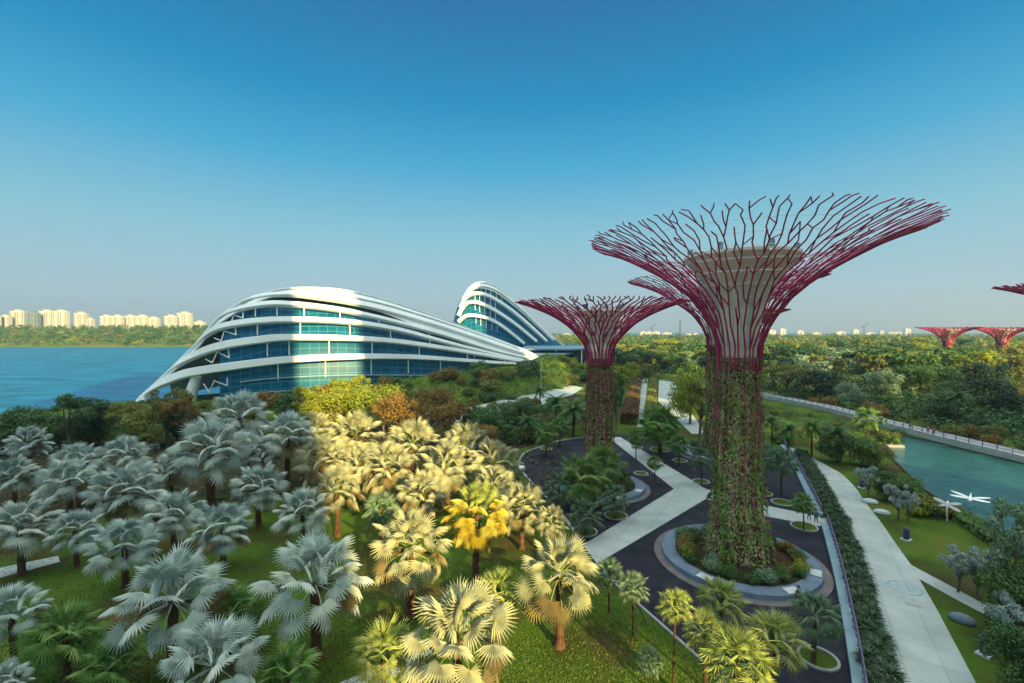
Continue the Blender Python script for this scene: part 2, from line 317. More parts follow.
# raised bank in front of the big glass dome
def grid_surface(name, rows, mat, res=8, amp=0.3, kind='structure'):
    rr = [smoothline(r, res) for r in rows]; k = len(rr[0])
    cols = [smoothline([r[j] for r in rr], 5) for j in range(k)]
    m = MB(); h = len(cols[0])
    for i in range(h):
        for j in range(k):
            p = cols[j][i].copy(); p.z += amp*noise.noise(p*0.12) if 0 < i < h-1 else 0; m.v.append(tuple(p))
    m.f = [(i*k+j, i*k+j+1, (i+1)*k+j+1, (i+1)*k+j) for i in range(h-1) for j in range(k-1)]; m.mi = [0]*len(m.f)
    return m, cols
bot = [(-95,118,-0.3),(-50,128,-0.3),(-12,148,-0.3),(8,172,-0.3),(26,200,-0.3),(46,232,-0.3),(62,262,-0.3)]
top = [(-100,136,0.5),(-60,150,3.8),(-22,178,7.6),(4,199,8.8),(18,222,10.0),(30,246,8.5),(48,274,4)]
rowm = [tuple(a*0.5+b*0.5 for a, b in zip(p, q)) for p, q in zip(bot, top)]
back = [(x-9, y+13, z*0.8) for x, y, z in top]; back2 = [(x-16, y+28, -0.5) for x, y, z in top]
m_, bank_cols = grid_surface('hillside', [bot, rowm, top, back, back2], M_lawn)
tag(m_.build('hillside', noise_mat('hill_grass', [(0.05,0.10,0.012),(0.09,0.15,0.015),(0.14,0.18,0.02)], scale=0.12, rough=0.9, bump=0.6, detail=6, spec=0.1), smooth=True), kind='structure')
def bank_point(u, v):                                   # u along, v 0 bottom .. 1 crest
    j = min(len(bank_cols)-1, int(u*(len(bank_cols)-1))); c = bank_cols[j]; return c[int(v*10)].copy()
# far shore beyond the bay
fs = [[(x, 726 + 8*math.sin(x*0.01), -1.6) for x in range(-1500, -100, 200)], [(x, 760, 0.6) for x in range(-1500, -100, 200)], [(x, 830, 10) for x in range(-1500, -100, 200)], [(x, 960, 24+4*math.sin(x*0.013)) for x in range(-1500, -100, 200)], [(x, 1500, 30) for x in range(-1500, -100, 200)], [(x, 2200, -2) for x in range(-1500, -100, 200)]]
m_, shore_cols = grid_surface('far_shore', fs, M_lawn, res=4, amp=1.5)
tag(m_.build('far_shore', noise_mat('shore_grass', [(0.15,0.12,0.045),(0.10,0.14,0.02),(0.15,0.17,0.025)], scale=0.02, rough=0.9, detail=5, spec=0.1, stretch=(0.5,1,1)), smooth=True), kind='structure')

# ================================================================= HOTEL TOWERS behind the camera (they cast the long shadows)
def tower(p0, p1, label, hgt=195):
    q = -200; pc = (p0+p1)/2; wd = p1-p0
    ax = Vector((math.cos(R(27)), math.sin(R(27)))); ay = Vector((-math.sin(R(27)), math.cos(R(27))))
    c = ax*pc + ay*q
    root = empty('hotel_tower', (c.x, c.y, 0), R(27), label, 'building', 'hotel towers behind the garden')
    m = MB(); m.add([(-wd/2,-14,-2),(wd/2,-14,-2),(wd/2,22,-2),(-wd/2,22,-2),(-wd/2,-9,hgt),(wd/2,-9,hgt),(wd/2,9,hgt),(-wd/2,9,hgt)], [(3,2,1,0),(4,5,6,7),(0,1,5,4),(1,2,6,5),(2,3,7,6),(3,0,4,7)])
    m.build('wall', M_city, root)
    b = MB()
    for k in range(48):
        z = 6+k*3.9; y = 22 + (9-22)*(z/hgt); b.box((0, y+0.15, z), (wd-3, 1.2, 1.7))
    b.build('window_band', M_citywin, root)
tower(-78, 5, 'pale hotel tower behind the camera, the one nearest the bay', 184)
tower(25.5, 100, 'pale hotel tower behind the camera, middle of the three')
tower(121, 184, 'pale hotel tower behind the camera, the one nearest the lake', 246)  # unseen tower, made taller than the real one to shade the rear dome

# ================================================================= GLASS DOMES
def prof(table, t):
    if t <= table[0][0]: return table[0][1]
    for (a, va), (b, vb) in zip(table[:-1], table[1:]):
        if t <= b:
            s = (t-a)/max(1e-6,b-a); return va+(vb-va)*s
    return table[-1][1]
def smooth_table(tb):
    pts = smoothline([(a, b, 0) for a, b in tb], 6); return [(p.x, p.y) for p in pts]
class Shell:
    def __init__(s, A, ang, length, H, Wf, Wb, zb=0.0, ex=1.0):
        s.A = Vector((A[0],A[1],0)); s.a = Vector((math.cos(ang), math.sin(ang),0)); s.n = Vector((math.sin(ang), -math.cos(ang),0))
        s.len = length; s.H = smooth_table(H); s.Wf = smooth_table(Wf); s.Wb = Wb; s.zb = zb; s.ex = ex
    def P(s, t, phi, k=1.0):
        h = prof(s.H, t); wf = prof(s.Wf, t); wb = wf*s.Wb; c = math.cos(phi); sn = math.sin(phi)
        c = math.copysign(abs(c)**s.ex, c); sn = abs(sn)**s.ex
        return s.A + s.a*t + s.n*((wf if c > 0 else wb)*c*k) + Vector((0,0,s.zb+h*sn*k))
    def grid(s, t0, t1, nt, p0, p1, npp, k=1.0, us=3.0, vs=3.0):
        m = MB(); m.uv = []
        for i in range(nt+1):
            t = t0+(t1-t0)*i/nt
            a, b = (p0(t) if callable(p0) else p0), (p1(t) if callable(p1) else p1)
            for j in range(npp+1):
                f = a+(b-a)*j/npp; m.v.append(tuple(s.P(t, f, k))); m.uv.append((t/us, f*30/vs))
        r = npp+1
        m.f = [(i*r+j, (i+1)*r+j, (i+1)*r+j+1, i*r+j+1) for i in range(nt) for j in range(npp)]; m.mi = [0]*len(m.f)
        return m
    def bvh(s, k=1.0):
        m = s.grid(0, s.len, 120, 0.0, PI, 70, k); return BVHTree.FromPolygons([Vector(v) for v in m.v], m.f)
    def params(s, P):
        q = P - s.A; t = q.dot(s.a); off = q.dot(s.n); wf = prof(s.Wf, t); wb = wf*s.Wb; h = prof(s.H, t)
        c = off/(wf if off > 0 else wb); sn = max(0,(P.z-s.zb)/max(h,0.1))
        c = math.copysign(abs(c)**(1/s.ex), c); sn = sn**(1/s.ex)
        return t, math.atan2(sn, c)
def cast_line(sh, bv, pp, k=1.0):
    """points of a rib found on the shell, in shell coordinates (t, phi)"""
    out = []
    for p in smoothline([(x, y, 0) for x, y in pp], 5):
        d = ray(p.x, p.y).normalized(); hit = bv.ray_cast(Vector((0,0,CH)), d)
        P = hit[0]
        if P is None:
            best = None
            for q in range(90, 420, 2):
                r = bv.find_nearest(Vector((0,0,CH))+d*q)
                if best is None or r[3] < best[1]: best = (r[0], r[3])
            P = best[0]
        out.append(P)
    for _ in range(2):
        out = [out[0]] + [(out[i-1]+out[i]*2+out[i+1])/4 for i in range(1, len(out)-1)] + [out[-1]]
    return out
def rib_mesh(bv, pts, wid, proud=1.0, under=0.5):
    m = MB(); k = len(pts); q = []
    for i, p in enumerate(pts):
        t = (pts[min(i+1,k-1)]-pts[max(i-1,0)]).normalized(); nn = bv.find_nearest(p)[1]
        if nn.dot(Vector((0,0,CH))-p) < 0 and nn.z < 0: nn = -nn
        s = t.cross(nn).normalized(); nn = s.cross(t).normalized()
        if nn.z < -0.2 or nn.dot(Vector((0,0,0))-p) < 0 and abs(nn.z) < 0.3: nn = -nn
        wd = (wid[0]+(wid[1]-wid[0])*i/(k-1)) if hasattr(wid, '__len__') else wid
        prf = [(-wd/2, proud*0.8), (-wd*0.42, proud), (wd*0.42, proud), (wd/2, proud*0.8), (wd*0.47, -under*0.6), (0, -under), (-wd*0.47, -under*0.6)]
        q += [p + s*a + nn*b for a, b in prf]
    n = 7
    fs = [(i*n+j, i*n+(j+1)%n, (i+1)*n+(j+1)%n, (i+1)*n+j) for i in range(k-1) for j in range(n)] + [tuple(range(n)), tuple((k-1)*n+j for j in range(n))]
    m.add(q, fs); return m

fd = Shell((-125,154), math.atan2(65,135), 172,
    [(0,1.5),(5,7),(10,12.5),(16,19.5),(22,28),(30,34.5),(38,38.8),(48,40.6),(62,40.6),(75,38.2),(88,34.6),(113,26.5),(140,17),(158,10),(172,6)],
    [(0,3),(10,10),(25,19),(45,24),(75,25),(110,21),(140,14),(160,8),(172,4)], 1.1)
fbv = fd.bvh(1.0); fglass = fd.bvh(0.93)
root = empty('glass_conservatory', (-60,178,0), 0, 'long low glass conservatory with white curved ribs by the bay', 'building')
ribs = [
 ([(133,403),(158,386),(178,377),(196,372),(240,365.5),(288,360),(350,357),(400,357),(440,359),(487,362.5),(515,364)], (3.6,1.1)),
 ([(135,402),(160,380),(185,361),(218,347),(262,340),(288,338),(340,338.5),(394,341.5),(456,350.5),(505,359),(520,362)], (3.6,1.1)),
 ([(138,400),(168,373),(196,347),(213,331),(240,323.5),(288,320),(350,322.5),(400,330.5),(450,344),(506,357.5),(524,361)], (3.4,1.0)),
 ([(142,398),(180,358),(204,331),(229,313),(262,305),(288,304.5),(331,309),(378,318),(441,334.5),(490,350),(528,359)], (3.2,1.0)),
 ([(150,391),(190,348),(214,320),(235,305),(262,297),(288,295),(316,298),(369,307),(441,327),(500,347),(532,357)], (3.2,0.9))]
rib_pts = []
for pp, wd in ribs:
    P = cast_line(fd, fbv, pp); rib_pts.append(P)
    rib_mesh(fbv, P, wd).build('roof_rib', M_white, root, smooth=False)
# roof: everything above the top strip of glass
ph5 = sorted([fd.params(p) for p in rib_pts[4]]); ph4 = sorted([fd.params(p) for p in rib_pts[3]])
def phr(t):
    a, b = prof(ph5, t)+0.03, prof(ph4, t)+0.02; f = max(0, min(1, (t-66)/30)); return min(1.45, a+(b-a)*f)
fd.grid(6, 152, 80, phr, PI*0.97, 30, 0.985).build('roof', M_white, root, smooth=True)
fd.grid(24, 151, 90, 0.0, lambda t: phr(t)+0.01, 34, 0.93).build('glass_wall', M_glass, root, smooth=True)
# end wall of glass set back under the ribs
m = MB(); m.uv = []
for i in range(2):
    for j in range(25):
        f = PI*j/24; p = fd.P(24, f, 0.93) if i else fd.A+fd.a*24+Vector((0,0,0.2)); m.v.append(tuple(p)); m.uv.append((f*8, i*9))
m.f = [(j, j+1, 25+j+1, 25+j) for j in range(24)]; m.mi = [0]*24; m.build('end_glass', M_glass, root)
# outer edge ribs going over the crown
for f_, wd in ((1.22,2.2),(1.50,2.6)):
    P = [fd.P(t, min(f_, 1.57)+0.0, 1.0) for t in range(2, 150, 3)]
    rib_mesh(fbv, P, (3.2, 0.8), 0.22).build('roof_rib', M_white, root)
for x, y in [(188,392)]:
    P = fbv.ray_cast(Vector((0,0,CH)), ray(x, y))[0] or G(x,y,0)
    m = MB(); m.tube([(P.x-1.0,P.y+2,0),(P.x,P.y+2.0,4.5),(P.x+1.2,P.y+2.5,9)], [2.0,1.7,1.5], 12); m.build('support_pier', M_white, root)
for k, P in enumerate(rib_pts[:4]):
    for i in range(4+k, len(P)-3, 4):
        t, f = fd.params(P[i])
        if t < 30 or t > 135: continue
        m = MB(); m.tube([fd.P(t, f, 0.995), fd.P(t, f-0.16+0.02*k, 0.94)], 0.22, 6); m.build('strut', M_white, root)
for zz in ([(200,384),(206,393),(211,381),(224,386),(224,378)], [(202,359),(209,363),(214,352),(226,358),(225,349)], [(211,338),(218,341),(221,331),(233,335),(232,327)], [(222,322),(228,322),(231,315),(240,318),(240,312)]):
    P = [fbv.ray_cast(Vector((0,0,CH)), ray(*p))[0] for p in zz]; P = [p for p in P if p]
    m = MB()
    for a, b in zip(P[:-1], P[1:]): m.tube([a+Vector((0.5,0.9,0)), b+Vector((0.5,0.9,0))], 0.2, 6)
    m.build('zigzag_brace', M_white, root)
# sloping glass skirt mullions: pale horizontal floor lines low on the facade
for f_ in (0.10, 0.22):
    m = MB(); m.tube([fd.P(t, f_, 0.945) for t in range(30, 120, 4)], 0.3, 5); m.build('glass_transom', M_coping, root)

settle(root)
cf = Shell((-46,318), R(10), 104,
    [(0,8),(4,28),(9,46),(16,55),(24,58),(34,55),(48,44),(64,29),(80,16),(96,5),(104,2)],
    [(0,12),(10,19),(30,24),(60,22),(85,15),(104,8)], 1.0, zb=0.0)
cbv = cf.bvh(1.0)
root = empty('glass_mountain_conservatory', (0,330,0), 0, 'tall shell shaped glass conservatory with steep white ribs behind the long dome', 'building')
cribs = [
 ([(459,322),(466,316.5),(476,316),(490,319.5),(502,326.5),(513,335),(524,344)], (2.6,2.0)),
 ([(459,316),(465,305),(475,302.5),(487,306.5),(500,314),(517,326),(536,342)], (2.8,2.0)),
 ([(461,308),(466,298),(475,294),(486,295.5),(500,303),(520,318),(546,342)], (2.8,2.0)),
 ([(464,300),(471,290),(481,286.5),(494,290),(506,298),(526,315),(553,341)], (2.6,2.0)),
 ([(468,293),(476,285.5),(486,283.5),(500,288),(514,297),(534,315),(564,343)], (3.6,3.6))]
for pp, wd in cribs:
    P = cast_line(cf, cbv, pp); rib_mesh(cbv, P, wd, 1.5).build('roof_rib', M_white, root)
cf.grid(2, 100, 60, 0.0, PI, 40, 0.95, 3.2, 3.2).build('glass_wall', M_glass, root, smooth=True)
cf.grid(20, 103, 50, 1.25, PI*0.9, 16, 0.965).build('roof', M_white, root, smooth=True)
for k in range(5):
    for pp, wd in cribs[:4]:
        P = cast_line(cf, cbv, [pp[2], pp[4]]) ; p = P[min(len(P)-1, k)]; t, f = cf.params(p)
        m = MB(); m.tube([cf.P(t,f,0.995), cf.P(t, f-0.08, 0.95)], 0.22, 5); m.build('strut', M_white, root)
settle(root)
# entrance building between the domes
root = empty('entrance_pavilion', (30,262,0), 0, 'low entrance pavilion with broad blue grey roof between the two domes', 'building')
m = MB()
def slab(pts, z0, z1, mi=0):
    n = len(pts); m.add([(x,y,z0) for x,y in pts]+[(x,y,z1) for x,y in pts], [tuple(range(n-1,-1,-1)), tuple(range(n,2*n))]+[(i,(i+1)%n,n+(i+1)%n,n+i) for i in range(n)], mi)
c0 = D(513,346,252); c1 = D(600,346,275)
slab([(2,246),(30,243),(62,262),(56,300),(10,296)], 13.6, 14.4); slab([(4,236),(26,232),(34,250),(10,254)], 11.5, 12.2); m.build('roof', M_roofblue, root)
m = MB(); slab([(8,256),(36,252),(56,266),(50,290),(14,288)], 0, 13.59); m.build('wall', flat('pavilion_wall', (0.06,0.08,0.11)), root)
m = MB(); m.box((41.5,256.2,8.2),(7,0.5,8), 0.6); m.build('window', flat('pale_window', (0.35,0.43,0.45)), root)
for x, y in [(24,247),(38,247),(50,254),(60,262)]:
    m = MB(); m.tube([(x,y+1,0),(x,y+1,13.6)], 0.35, 8); m.build('column', M_white, root)
settle(root)

# ================================================================= STEEL SUPERTREES
def supertree(name, loc, prof_, neck, label, group, seed, nst=24, tube=0.105, leaves=9000, leaf=0.34, core=None, ringplants=True, detail=1.0, rz=0):
    """prof_: (z, r) outline of the steel skin; neck: z where planting stops and the bare concrete funnel begins"""
    rn = random.Random(seed); root = empty(name, loc, rz, label, 'supertree', group)
    pl = smoothline([(r, 0, z) for z, r in prof_], 8); zs = [p.z for p in pl]
    arc = [0]
    for a, b in zip(pl[:-1], pl[1:]): arc.append(arc[-1]+(b-a).length)
    T = arc[-1]
    def at(s_):
        s_ = max(0, min(T-1e-4, s_))
        for i in range(len(arc)-1):
            if s_ <= arc[i+1]:
                f = (s_-arc[i])/max(1e-6,arc[i+1]-arc[i]); return pl[i].x+(pl[i+1].x-pl[i].x)*f, pl[i].z+(pl[i+1].z-pl[i].z)*f
        return pl[-1].x, pl[-1].z
    def rz_(z):
        for a, b in zip(pl[:-1], pl[1:]):
            if z <= b.z: return a.x+(b.x-a.x)*(z-a.z)/max(1e-6,b.z-a.z)
        return pl[-1].x
    sneck = next(a for a, p in zip(arc, pl) if p.z >= neck-1.5)
    # trunk wall and funnel
    m = MB(); m.lathe([(rz_(z)*0.86, z) for z in [0, 1, 3, 6, 9, 12, 15, 18, neck]], 40); m.build('trunk', M_bark, root, smooth=True)
    cz, crr = core
    m = MB(); m.lathe([(rz_(neck)*0.80, neck-0.6), (rz_(neck)*0.82, neck+1), (crr*0.33, neck+(cz-neck)*0.32), (crr*0.41, neck+(cz-neck)*0.5), (crr*0.55, neck+(cz-neck)*0.68), (crr*0.77, neck+(cz-neck)*0.86), (crr, cz-0.02), (crr, cz+0.25), (crr-0.3, cz+0.25), (crr-0.4, cz-0.5), (0.1, cz-0.5)], 48)
    m.build('funnel', M_cone, root, smooth=False)
    if detail > 0.6:
        m = MB()
        for k in range(16):                                             # joints of the funnel panels
            a = 2*PI*k/16
            pts = [(rz_(neck)*0.82, neck+1), (crr*0.33, neck+(cz-neck)*0.32), (crr*0.41, neck+(cz-neck)*0.5), (crr*0.55, neck+(cz-neck)*0.68), (crr*0.77, neck+(cz-neck)*0.86), (crr, cz)]
            m.tube([((r+0.03)*math.cos(a), (r+0.03)*math.sin(a), z) for r, z in pts], 0.05 if k % 4 else 0.22, 4)
        m.build('funnel_joint', M_wire, root)
        for k in range(7):
            a = 2*PI*k/7+0.3; m = MB(); m.box((crr*0.9*math.cos(a), crr*0.9*math.sin(a), cz+0.55), (0.5, 0.35, 0.9), a)
            m.build('roof_vent', M_roofblue, root)
    # climbing plants
    m = MB()
    for k in range(leaves):
        z = neck*(1-(rn.random()**1.0)) ; a = rn.random()*2*PI
        nx = noise.noise(Vector((a*4, z*0.12, seed)))
        r = rz_(z)*(0.87+0.09*nx) + rn.uniform(-0.10, 0.12)
        c = Vector((r*math.cos(a), r*math.sin(a), z)); sz = leaf*rn.uniform(0.5, 1.3)
        out = Vector((math.cos(a), math.sin(a), rn.uniform(-0.2,0.9))).normalized(); u = Vector((rn.gauss(0,.5), rn.gauss(0,.5), 1)).cross(out).normalized(); v = (out.cross(u)+out*rn.uniform(-0.5,0.7)).normalized()
        m.quad(c, u*sz*0.55, v*sz*1.25)
    for k in range(int(leaves*0.05)):                                    # fern and bromeliad tufts standing out of the wall
        z = neck*rn.random()**1.1; a = rn.random()*6.283
        if noise.noise(Vector((a*2.5, z*0.3, seed+5))) < -0.05: continue
        r = rz_(z)*0.98; c = Vector((r*math.cos(a), r*math.sin(a), z)); out = Vector((math.cos(a), math.sin(a), 0)); L_ = leaf*rn.uniform(1.0,1.8)
        for q in range(6):
            b = rn.uniform(-1.4,1.4); sd_ = Vector((-out.y, out.x, 0)); d = (out*0.9+sd_*math.sin(b)+Vector((0,0,rn.uniform(-0.3,0.9)))).normalized(); w_ = d.cross(Vector((0,0,1))).normalized()*L_*0.14
            m.add([c-w_, c+w_, c+d*L_*0.6+w_*0.8, c+d*L_+Vector((0,0,-L_*0.35)), c+d*L_*0.6-w_*0.8], [(0,1,2,3,4)])
    m.build('climbing_plants', L_wall, root)
    # steel skin: strands that climb the trunk and fork again and again towards the rim
    lv0 = sneck; span = T-lv0
    levels = [0.0, 0.16, 0.29, 0.40, 0.50, 0.59, 0.68, 0.76, 0.84, 0.92, 1.0]
    def pt(a, s_, dz=0): r, z = at(s_); return Vector((r*math.cos(a), r*math.sin(a), z+dz))
    strands = [MB() for _ in range(nst)]
    for k in range(nst):
        a0 = 2*PI*(k+0.3*rn.uniform(-1,1))/nst
        if detail > 0.3:
            zl = 0.3 if rn.random() < 0.3 else rn.uniform(3, neck-4)
            zz = [zl + (neck-1.5-zl)*i/5 for i in range(6)]
            strands[k].tube([((rz_(z)+0.04)*math.cos(a0+0.03*math.sin(z+k)), (rz_(z)+0.04)*math.sin(a0+0.03*math.sin(z+k)), z) for z in zz], tube*0.33, 4)
    cnts = [int(nst*q) for q in (1, 1, 1.2, 1.5, 1.8, 2.1, 2.4, 2.7, 3.0, 3.4, 3.8, 4.2, 4.5, 4.8, 5.0)]
    fr = [0.0, 0.12, 0.22, 0.31, 0.39, 0.46, 0.53, 0.595, 0.66, 0.72, 0.78, 0.835, 0.89, 0.945, 0.99]
    prev = [(2*PI*(k+0.2*rn.uniform(-1,1))/nst, lv0, k) for k in range(nst)]
    for li in range(1, len(cnts)):
        n_ = cnts[li]; s1 = lv0+fr[li]*span; dl = (fr[li]-fr[li-1])*span; new = []; off = 0.5*(li % 2)+rn.random()*0.2; used = set()
        rad = tube*(0.95-0.42*fr[li])
        for j in range(n_):
            if li >= 11 and rn.random() < 0.06: continue
            a1 = 2*PI*(j+off+rn.uniform(-.33,.33))/n_; sj = s1+rn.uniform(-.38,.38)*dl*(1 if 2 < li < 13 else 0.35)
            dd = sorted(range(len(prev)), key=lambda i: abs((prev[i][0]-a1+PI) % (2*PI)-PI)); i0 = dd[0]; pa, ps, st = prev[i0]
            if li <= 1: pa, ps, st = prev[j]; a1 = pa+rn.uniform(-.2,.2)*2*PI/nst
            r1, z1 = at(sj); r0_, z0_ = at(ps)
            strands[st].tube([(r0_*math.cos(pa), r0_*math.sin(pa), z0_), (r1*math.cos(a1), r1*math.sin(a1), z1)], [rad*1.06, rad], 5)
            if li > 3 and rn.random() < (0.30 if 3 < li < 12 else 0.12):
                p2 = prev[dd[1]]; r2, z2 = at(p2[1]); strands[st].tube([(r2*math.cos(p2[0]), r2*math.sin(p2[0]), z2), (r1*math.cos(a1), r1*math.sin(a1), z1)], rad*0.85, 5)
            new.append((a1, sj, st))
        prev = new
    for (a, sj, st) in prev:
        if rn.random() < 0.35:
            r, z = at(sj); p0 = Vector((r*math.cos(a), r*math.sin(a), z)); d = Vector((math.cos(a), math.sin(a), rn.uniform(0.0,0.4)))*0.6+Vector((-math.sin(a), math.cos(a),0))*rn.uniform(-0.9,0.9)
            strands[st].tube([p0, p0+d.normalized()*rn.uniform(0.3,0.6)], tube*0.5, 5)
    for mb in strands: mb.build('branch', M_steel, root)
    if detail > 0.5:
        for i in range(11):
            s_ = lv0+span*(0.05+0.083*i); r, z = at(s_); m = MB(); k = 72
            m.tube([((r)*math.cos(2*PI*j/k), (r)*math.sin(2*PI*j/k), z) for j in range(k+1)], 0.022, 4, caps=False); m.build('hoop_cable', M_wire, root)
    return root
b1 = G(737, 560); b2 = G(599, 487); b3 = G(719, 455)
P1 = [(0,3.5),(2,3.2),(5,2.75),(9,2.4),(14,2.2),(18,2.1),(21,2.0),(23.3,2.3),(25.6,3.4),(27.6,4.9),(29.4,7.1),(31.0,9.7),(32.5,12.6),(33.5,15.4)]
st1 = supertree('supertree', b1, P1, 21.3, 'largest supertree of magenta steel rods, in front by the lower plaza', 'supertrees', 3, nst=28, tube=0.10, leaves=19000, leaf=0.32, core=(31.5,5.5))
P2 = [(0,2.6),(4,2.3),(10,2.05),(16,1.9),(20,1.85),(22,2.4),(23.6,3.7),(25,5.1),(26.4,7.4),(27.6,10.2),(28.4,12.7)]
st2 = supertree('supertree', b2, P2, 19.8, 'mid sized supertree left of the largest one, white flecked planted trunk', 'supertrees', 8, nst=24, tube=0.15, leaves=9000, leaf=0.30, core=(27.0,3.7))
P3 = [(z*1.0+ (0.4 if z > 30 else 0), r*1.13) for z, r in P1]
st3 = supertree('supertree', b3, P3, 21.3, 'supertree standing directly behind the largest one and mostly hidden by it', 'supertrees', 12, nst=24, tube=0.125, leaves=8000, leaf=0.36, core=(31.6,6.5), detail=0.7)
def far_tree(px, py, Y, zt, rr, label, seed):
    p = D(px, py, Y); k = zt/28.4; kr = rr/12.7
    pf = [(z*k, r*(kr if z > 21 else max(kr,0.9))) for z, r in P2]
    return supertree('supertree', (p.x, p.y, 0), pf, 19.8*k, label, 'supertrees', seed, nst=20, tube=0.22, leaves=2600, leaf=0.8, core=(27*k,4.6*kr), detail=0.4)
far_tree(742, 335, 137, 30.2, 12.5, 'small far supertree glimpsed behind the two overlapping large ones', 21)
far_tree(948, 335, 234, 26, 13, 'distant flat topped supertree at right, the left one of the touching pair', 22)
far_tree(1002, 335, 238, 26, 14, 'distant flat topped supertree at right, the right one of the touching pair', 23)
far_tree(1097, 335, 95, 34, 15.2, 'supertree at the right edge with only its canopy tip in view', 24)

# planter rings round the supertree feet
def ring(loc, r, label, k=1.0):
    root = empty('planter_ring', (loc.x, loc.y, 0), 0, label, 'planter', 'round stone planters of the plaza')
    m = MB(); m.lathe([(r,0.02),(r,0.16),(r-0.75,0.16)], 72); m.build('outer_step', M_brown, root)
    m = MB(); m.lathe([(r-0.75,0.16),(r-0.8,0.62),(r-2.2,0.66),(r-2.2,0.4)], 72); m.build('seat_wall', M_seat, root)
    m = MB(); m.lathe([(r-2.2,0.55),(r-3.2,0.75),(0.5,0.9)], 48); m.build('soil', M_soil, root)
    for a in (3.75, 5.6, 4.85):
        m = MB(); m.lathe([(r-0.95,0.668),(r-1.0,0.70),(r-1.85,0.70),(r-1.9,0.668)], 6, a0=a, a1=a+0.2); m.build('pale_seat_panel', M_stone, root)
    return root
ring(b1, 8.3, 'large round planter with a bluish stone seat at the foot of the largest supertree')
ring(b2, 7.6, 'round stone planter at the foot of the supertree left of the largest')
ring(b3, 7.6, 'round planter behind the largest supertree, mostly hidden by its trunk')

# ================================================================= PLANTS
def bush_leaves(mb, blobs, n, size, rn, up=0.3, squash=1.0, mi=0):
    tot = sum(b[1]**2 for b in blobs)
    for c, r in blobs:
        for _ in range(int(n*r*r/tot)+1):
            d = Vector((rn.gauss(0,1), rn.gauss(0,1), rn.gauss(0,1)+up)).normalized(); q = r*(rn.uniform(0.55,1.0) if rn.random() < 0.75 else rn.uniform(0.95,1.18))
            p = Vector(c)+Vector((d.x*q, d.y*q, d.z*q*squash))
            nn = (d+Vector((rn.gauss(0,.5), rn.gauss(0,.5), rn.gauss(0,.5)+0.25))).normalized()
            u = nn.orthogonal().normalized(); u = Quaternion(nn, rn.random()*6.28) @ u; v = nn.cross(u); s = size*rn.uniform(0.6,1.35)
            mb.quad(p, u*s, v*s*0.65, mi)
PROTO = {}
HID = []
def proto_tree(key, kind, h, r, n, leaf, lm, bark, seed):
    """meshes of a tree about h tall with a crown of radius r: returns (crown mesh, trunk mesh)"""
    rn = random.Random(seed); mb = MB(); tb = MB(); blobs = []
    if kind == 'round':
        for k in range(15):
            a = rn.random()*6.28; q = r*0.68*math.sqrt(rn.random()); z = h*rn.uniform(0.48,0.84)-0.12*q; blobs.append(((q*math.cos(a), q*math.sin(a), z), r*rn.uniform(0.26,0.42)))
    elif kind == 'low':
        for k in range(20):
            a = rn.random()*6.28; q = r*0.75*math.sqrt(rn.random()); z = h*rn.uniform(0.22,0.84)-0.12*q; blobs.append(((q*math.cos(a), q*math.sin(a), z), r*rn.uniform(0.26,0.40)))
    elif kind == 'airy':
        for k in range(20):
            a = rn.random()*6.28; q = r*0.85*math.sqrt(rn.random()); z = h*rn.uniform(0.45,0.97); blobs.append(((q*math.cos(a), q*math.sin(a), z), r*rn.uniform(0.15,0.27)))
    elif kind == 'umbrella':
        for k in range(17):
            a = rn.random()*6.28; q = r*0.9*math.sqrt(rn.random()); z = h*(0.90-0.18*(q/r)**2)+rn.uniform(-.04,.04)*h; blobs.append(((q*math.cos(a), q*math.sin(a), z), r*rn.uniform(0.18,0.28)))
    elif kind == 'cone':
        for k in range(22):
            f = k/21; z = h*(0.12+0.85*f); q = r*(1-f)*0.5; a = k*2.4; blobs.append(((q*math.cos(a), q*math.sin(a), z), r*(0.62*(1-f)+0.16)))
    elif kind == 'bush':
        for k in range(9):
            a = rn.random()*6.28; q = r*0.6*math.sqrt(rn.random()); blobs.append(((q*math.cos(a), q*math.sin(a), h*rn.uniform(0.3,0.62)), r*rn.uniform(0.3,0.5)))
    sq = {'low':0.9,'umbrella':0.55,'round':0.85}.get(kind, 0.9)
    bush_leaves(mb, blobs, n, leaf, rn, squash=sq)
    zt = {'low':0.3,'round':0.45,'airy':0.4,'umbrella':0.5,'cone':0.85,'bush':0.25}[kind]*h
    lean = Vector((rn.uniform(-.05,.05)*h, rn.uniform(-.05,.05)*h, zt)); r0 = h*0.022+0.04
    tb.tube([(0,0,-0.2),(lean.x*0.4,lean.y*0.4,zt*0.5),lean], [r0*1.3, r0, r0*0.75], 7)
    if kind != 'cone':
        for c, br in blobs[:11]:
            c = Vector(c); st = lean*rn.uniform(0.6,1.0); mid = st.lerp(c, 0.5)+Vector((rn.uniform(-.2,.2),rn.uniform(-.2,.2),-0.03*h)); tb.tube([st, mid, c], [r0*0.6, r0*0.4, r0*0.15], 5)
    co = mb.build('crown', lm, link=False); to = tb.build('trunk', bark, link=False)
    PROTO[key] = (co.data, to.data, h, r)
def put_tree(key, x, y, h, label, cat, name, group, z=0.0, rz=None, wide=1.0, trunk='trunk', mat=None):
    cm, tm, ph, pr = PROTO[key]; k = h/ph
    root = empty(name, (x, y, z), rnd.random()*6.28 if rz is None else rz, label, cat, group)
    for nm, me in (('crown', cm), (trunk, tm)):
        if nm == 'crown' and mat:
            if (me.name, mat.name) not in PROTO:
                m2 = me.copy(); m2.materials.clear(); m2.materials.append(mat); PROTO[(me.name, mat.name)] = m2
            me = PROTO[(me.name, mat.name)]
        o = bpy.data.objects.new(nm, me); o.scale = (k*wide, k*wide, k); COL.objects.link(o); o.parent = root
    return root
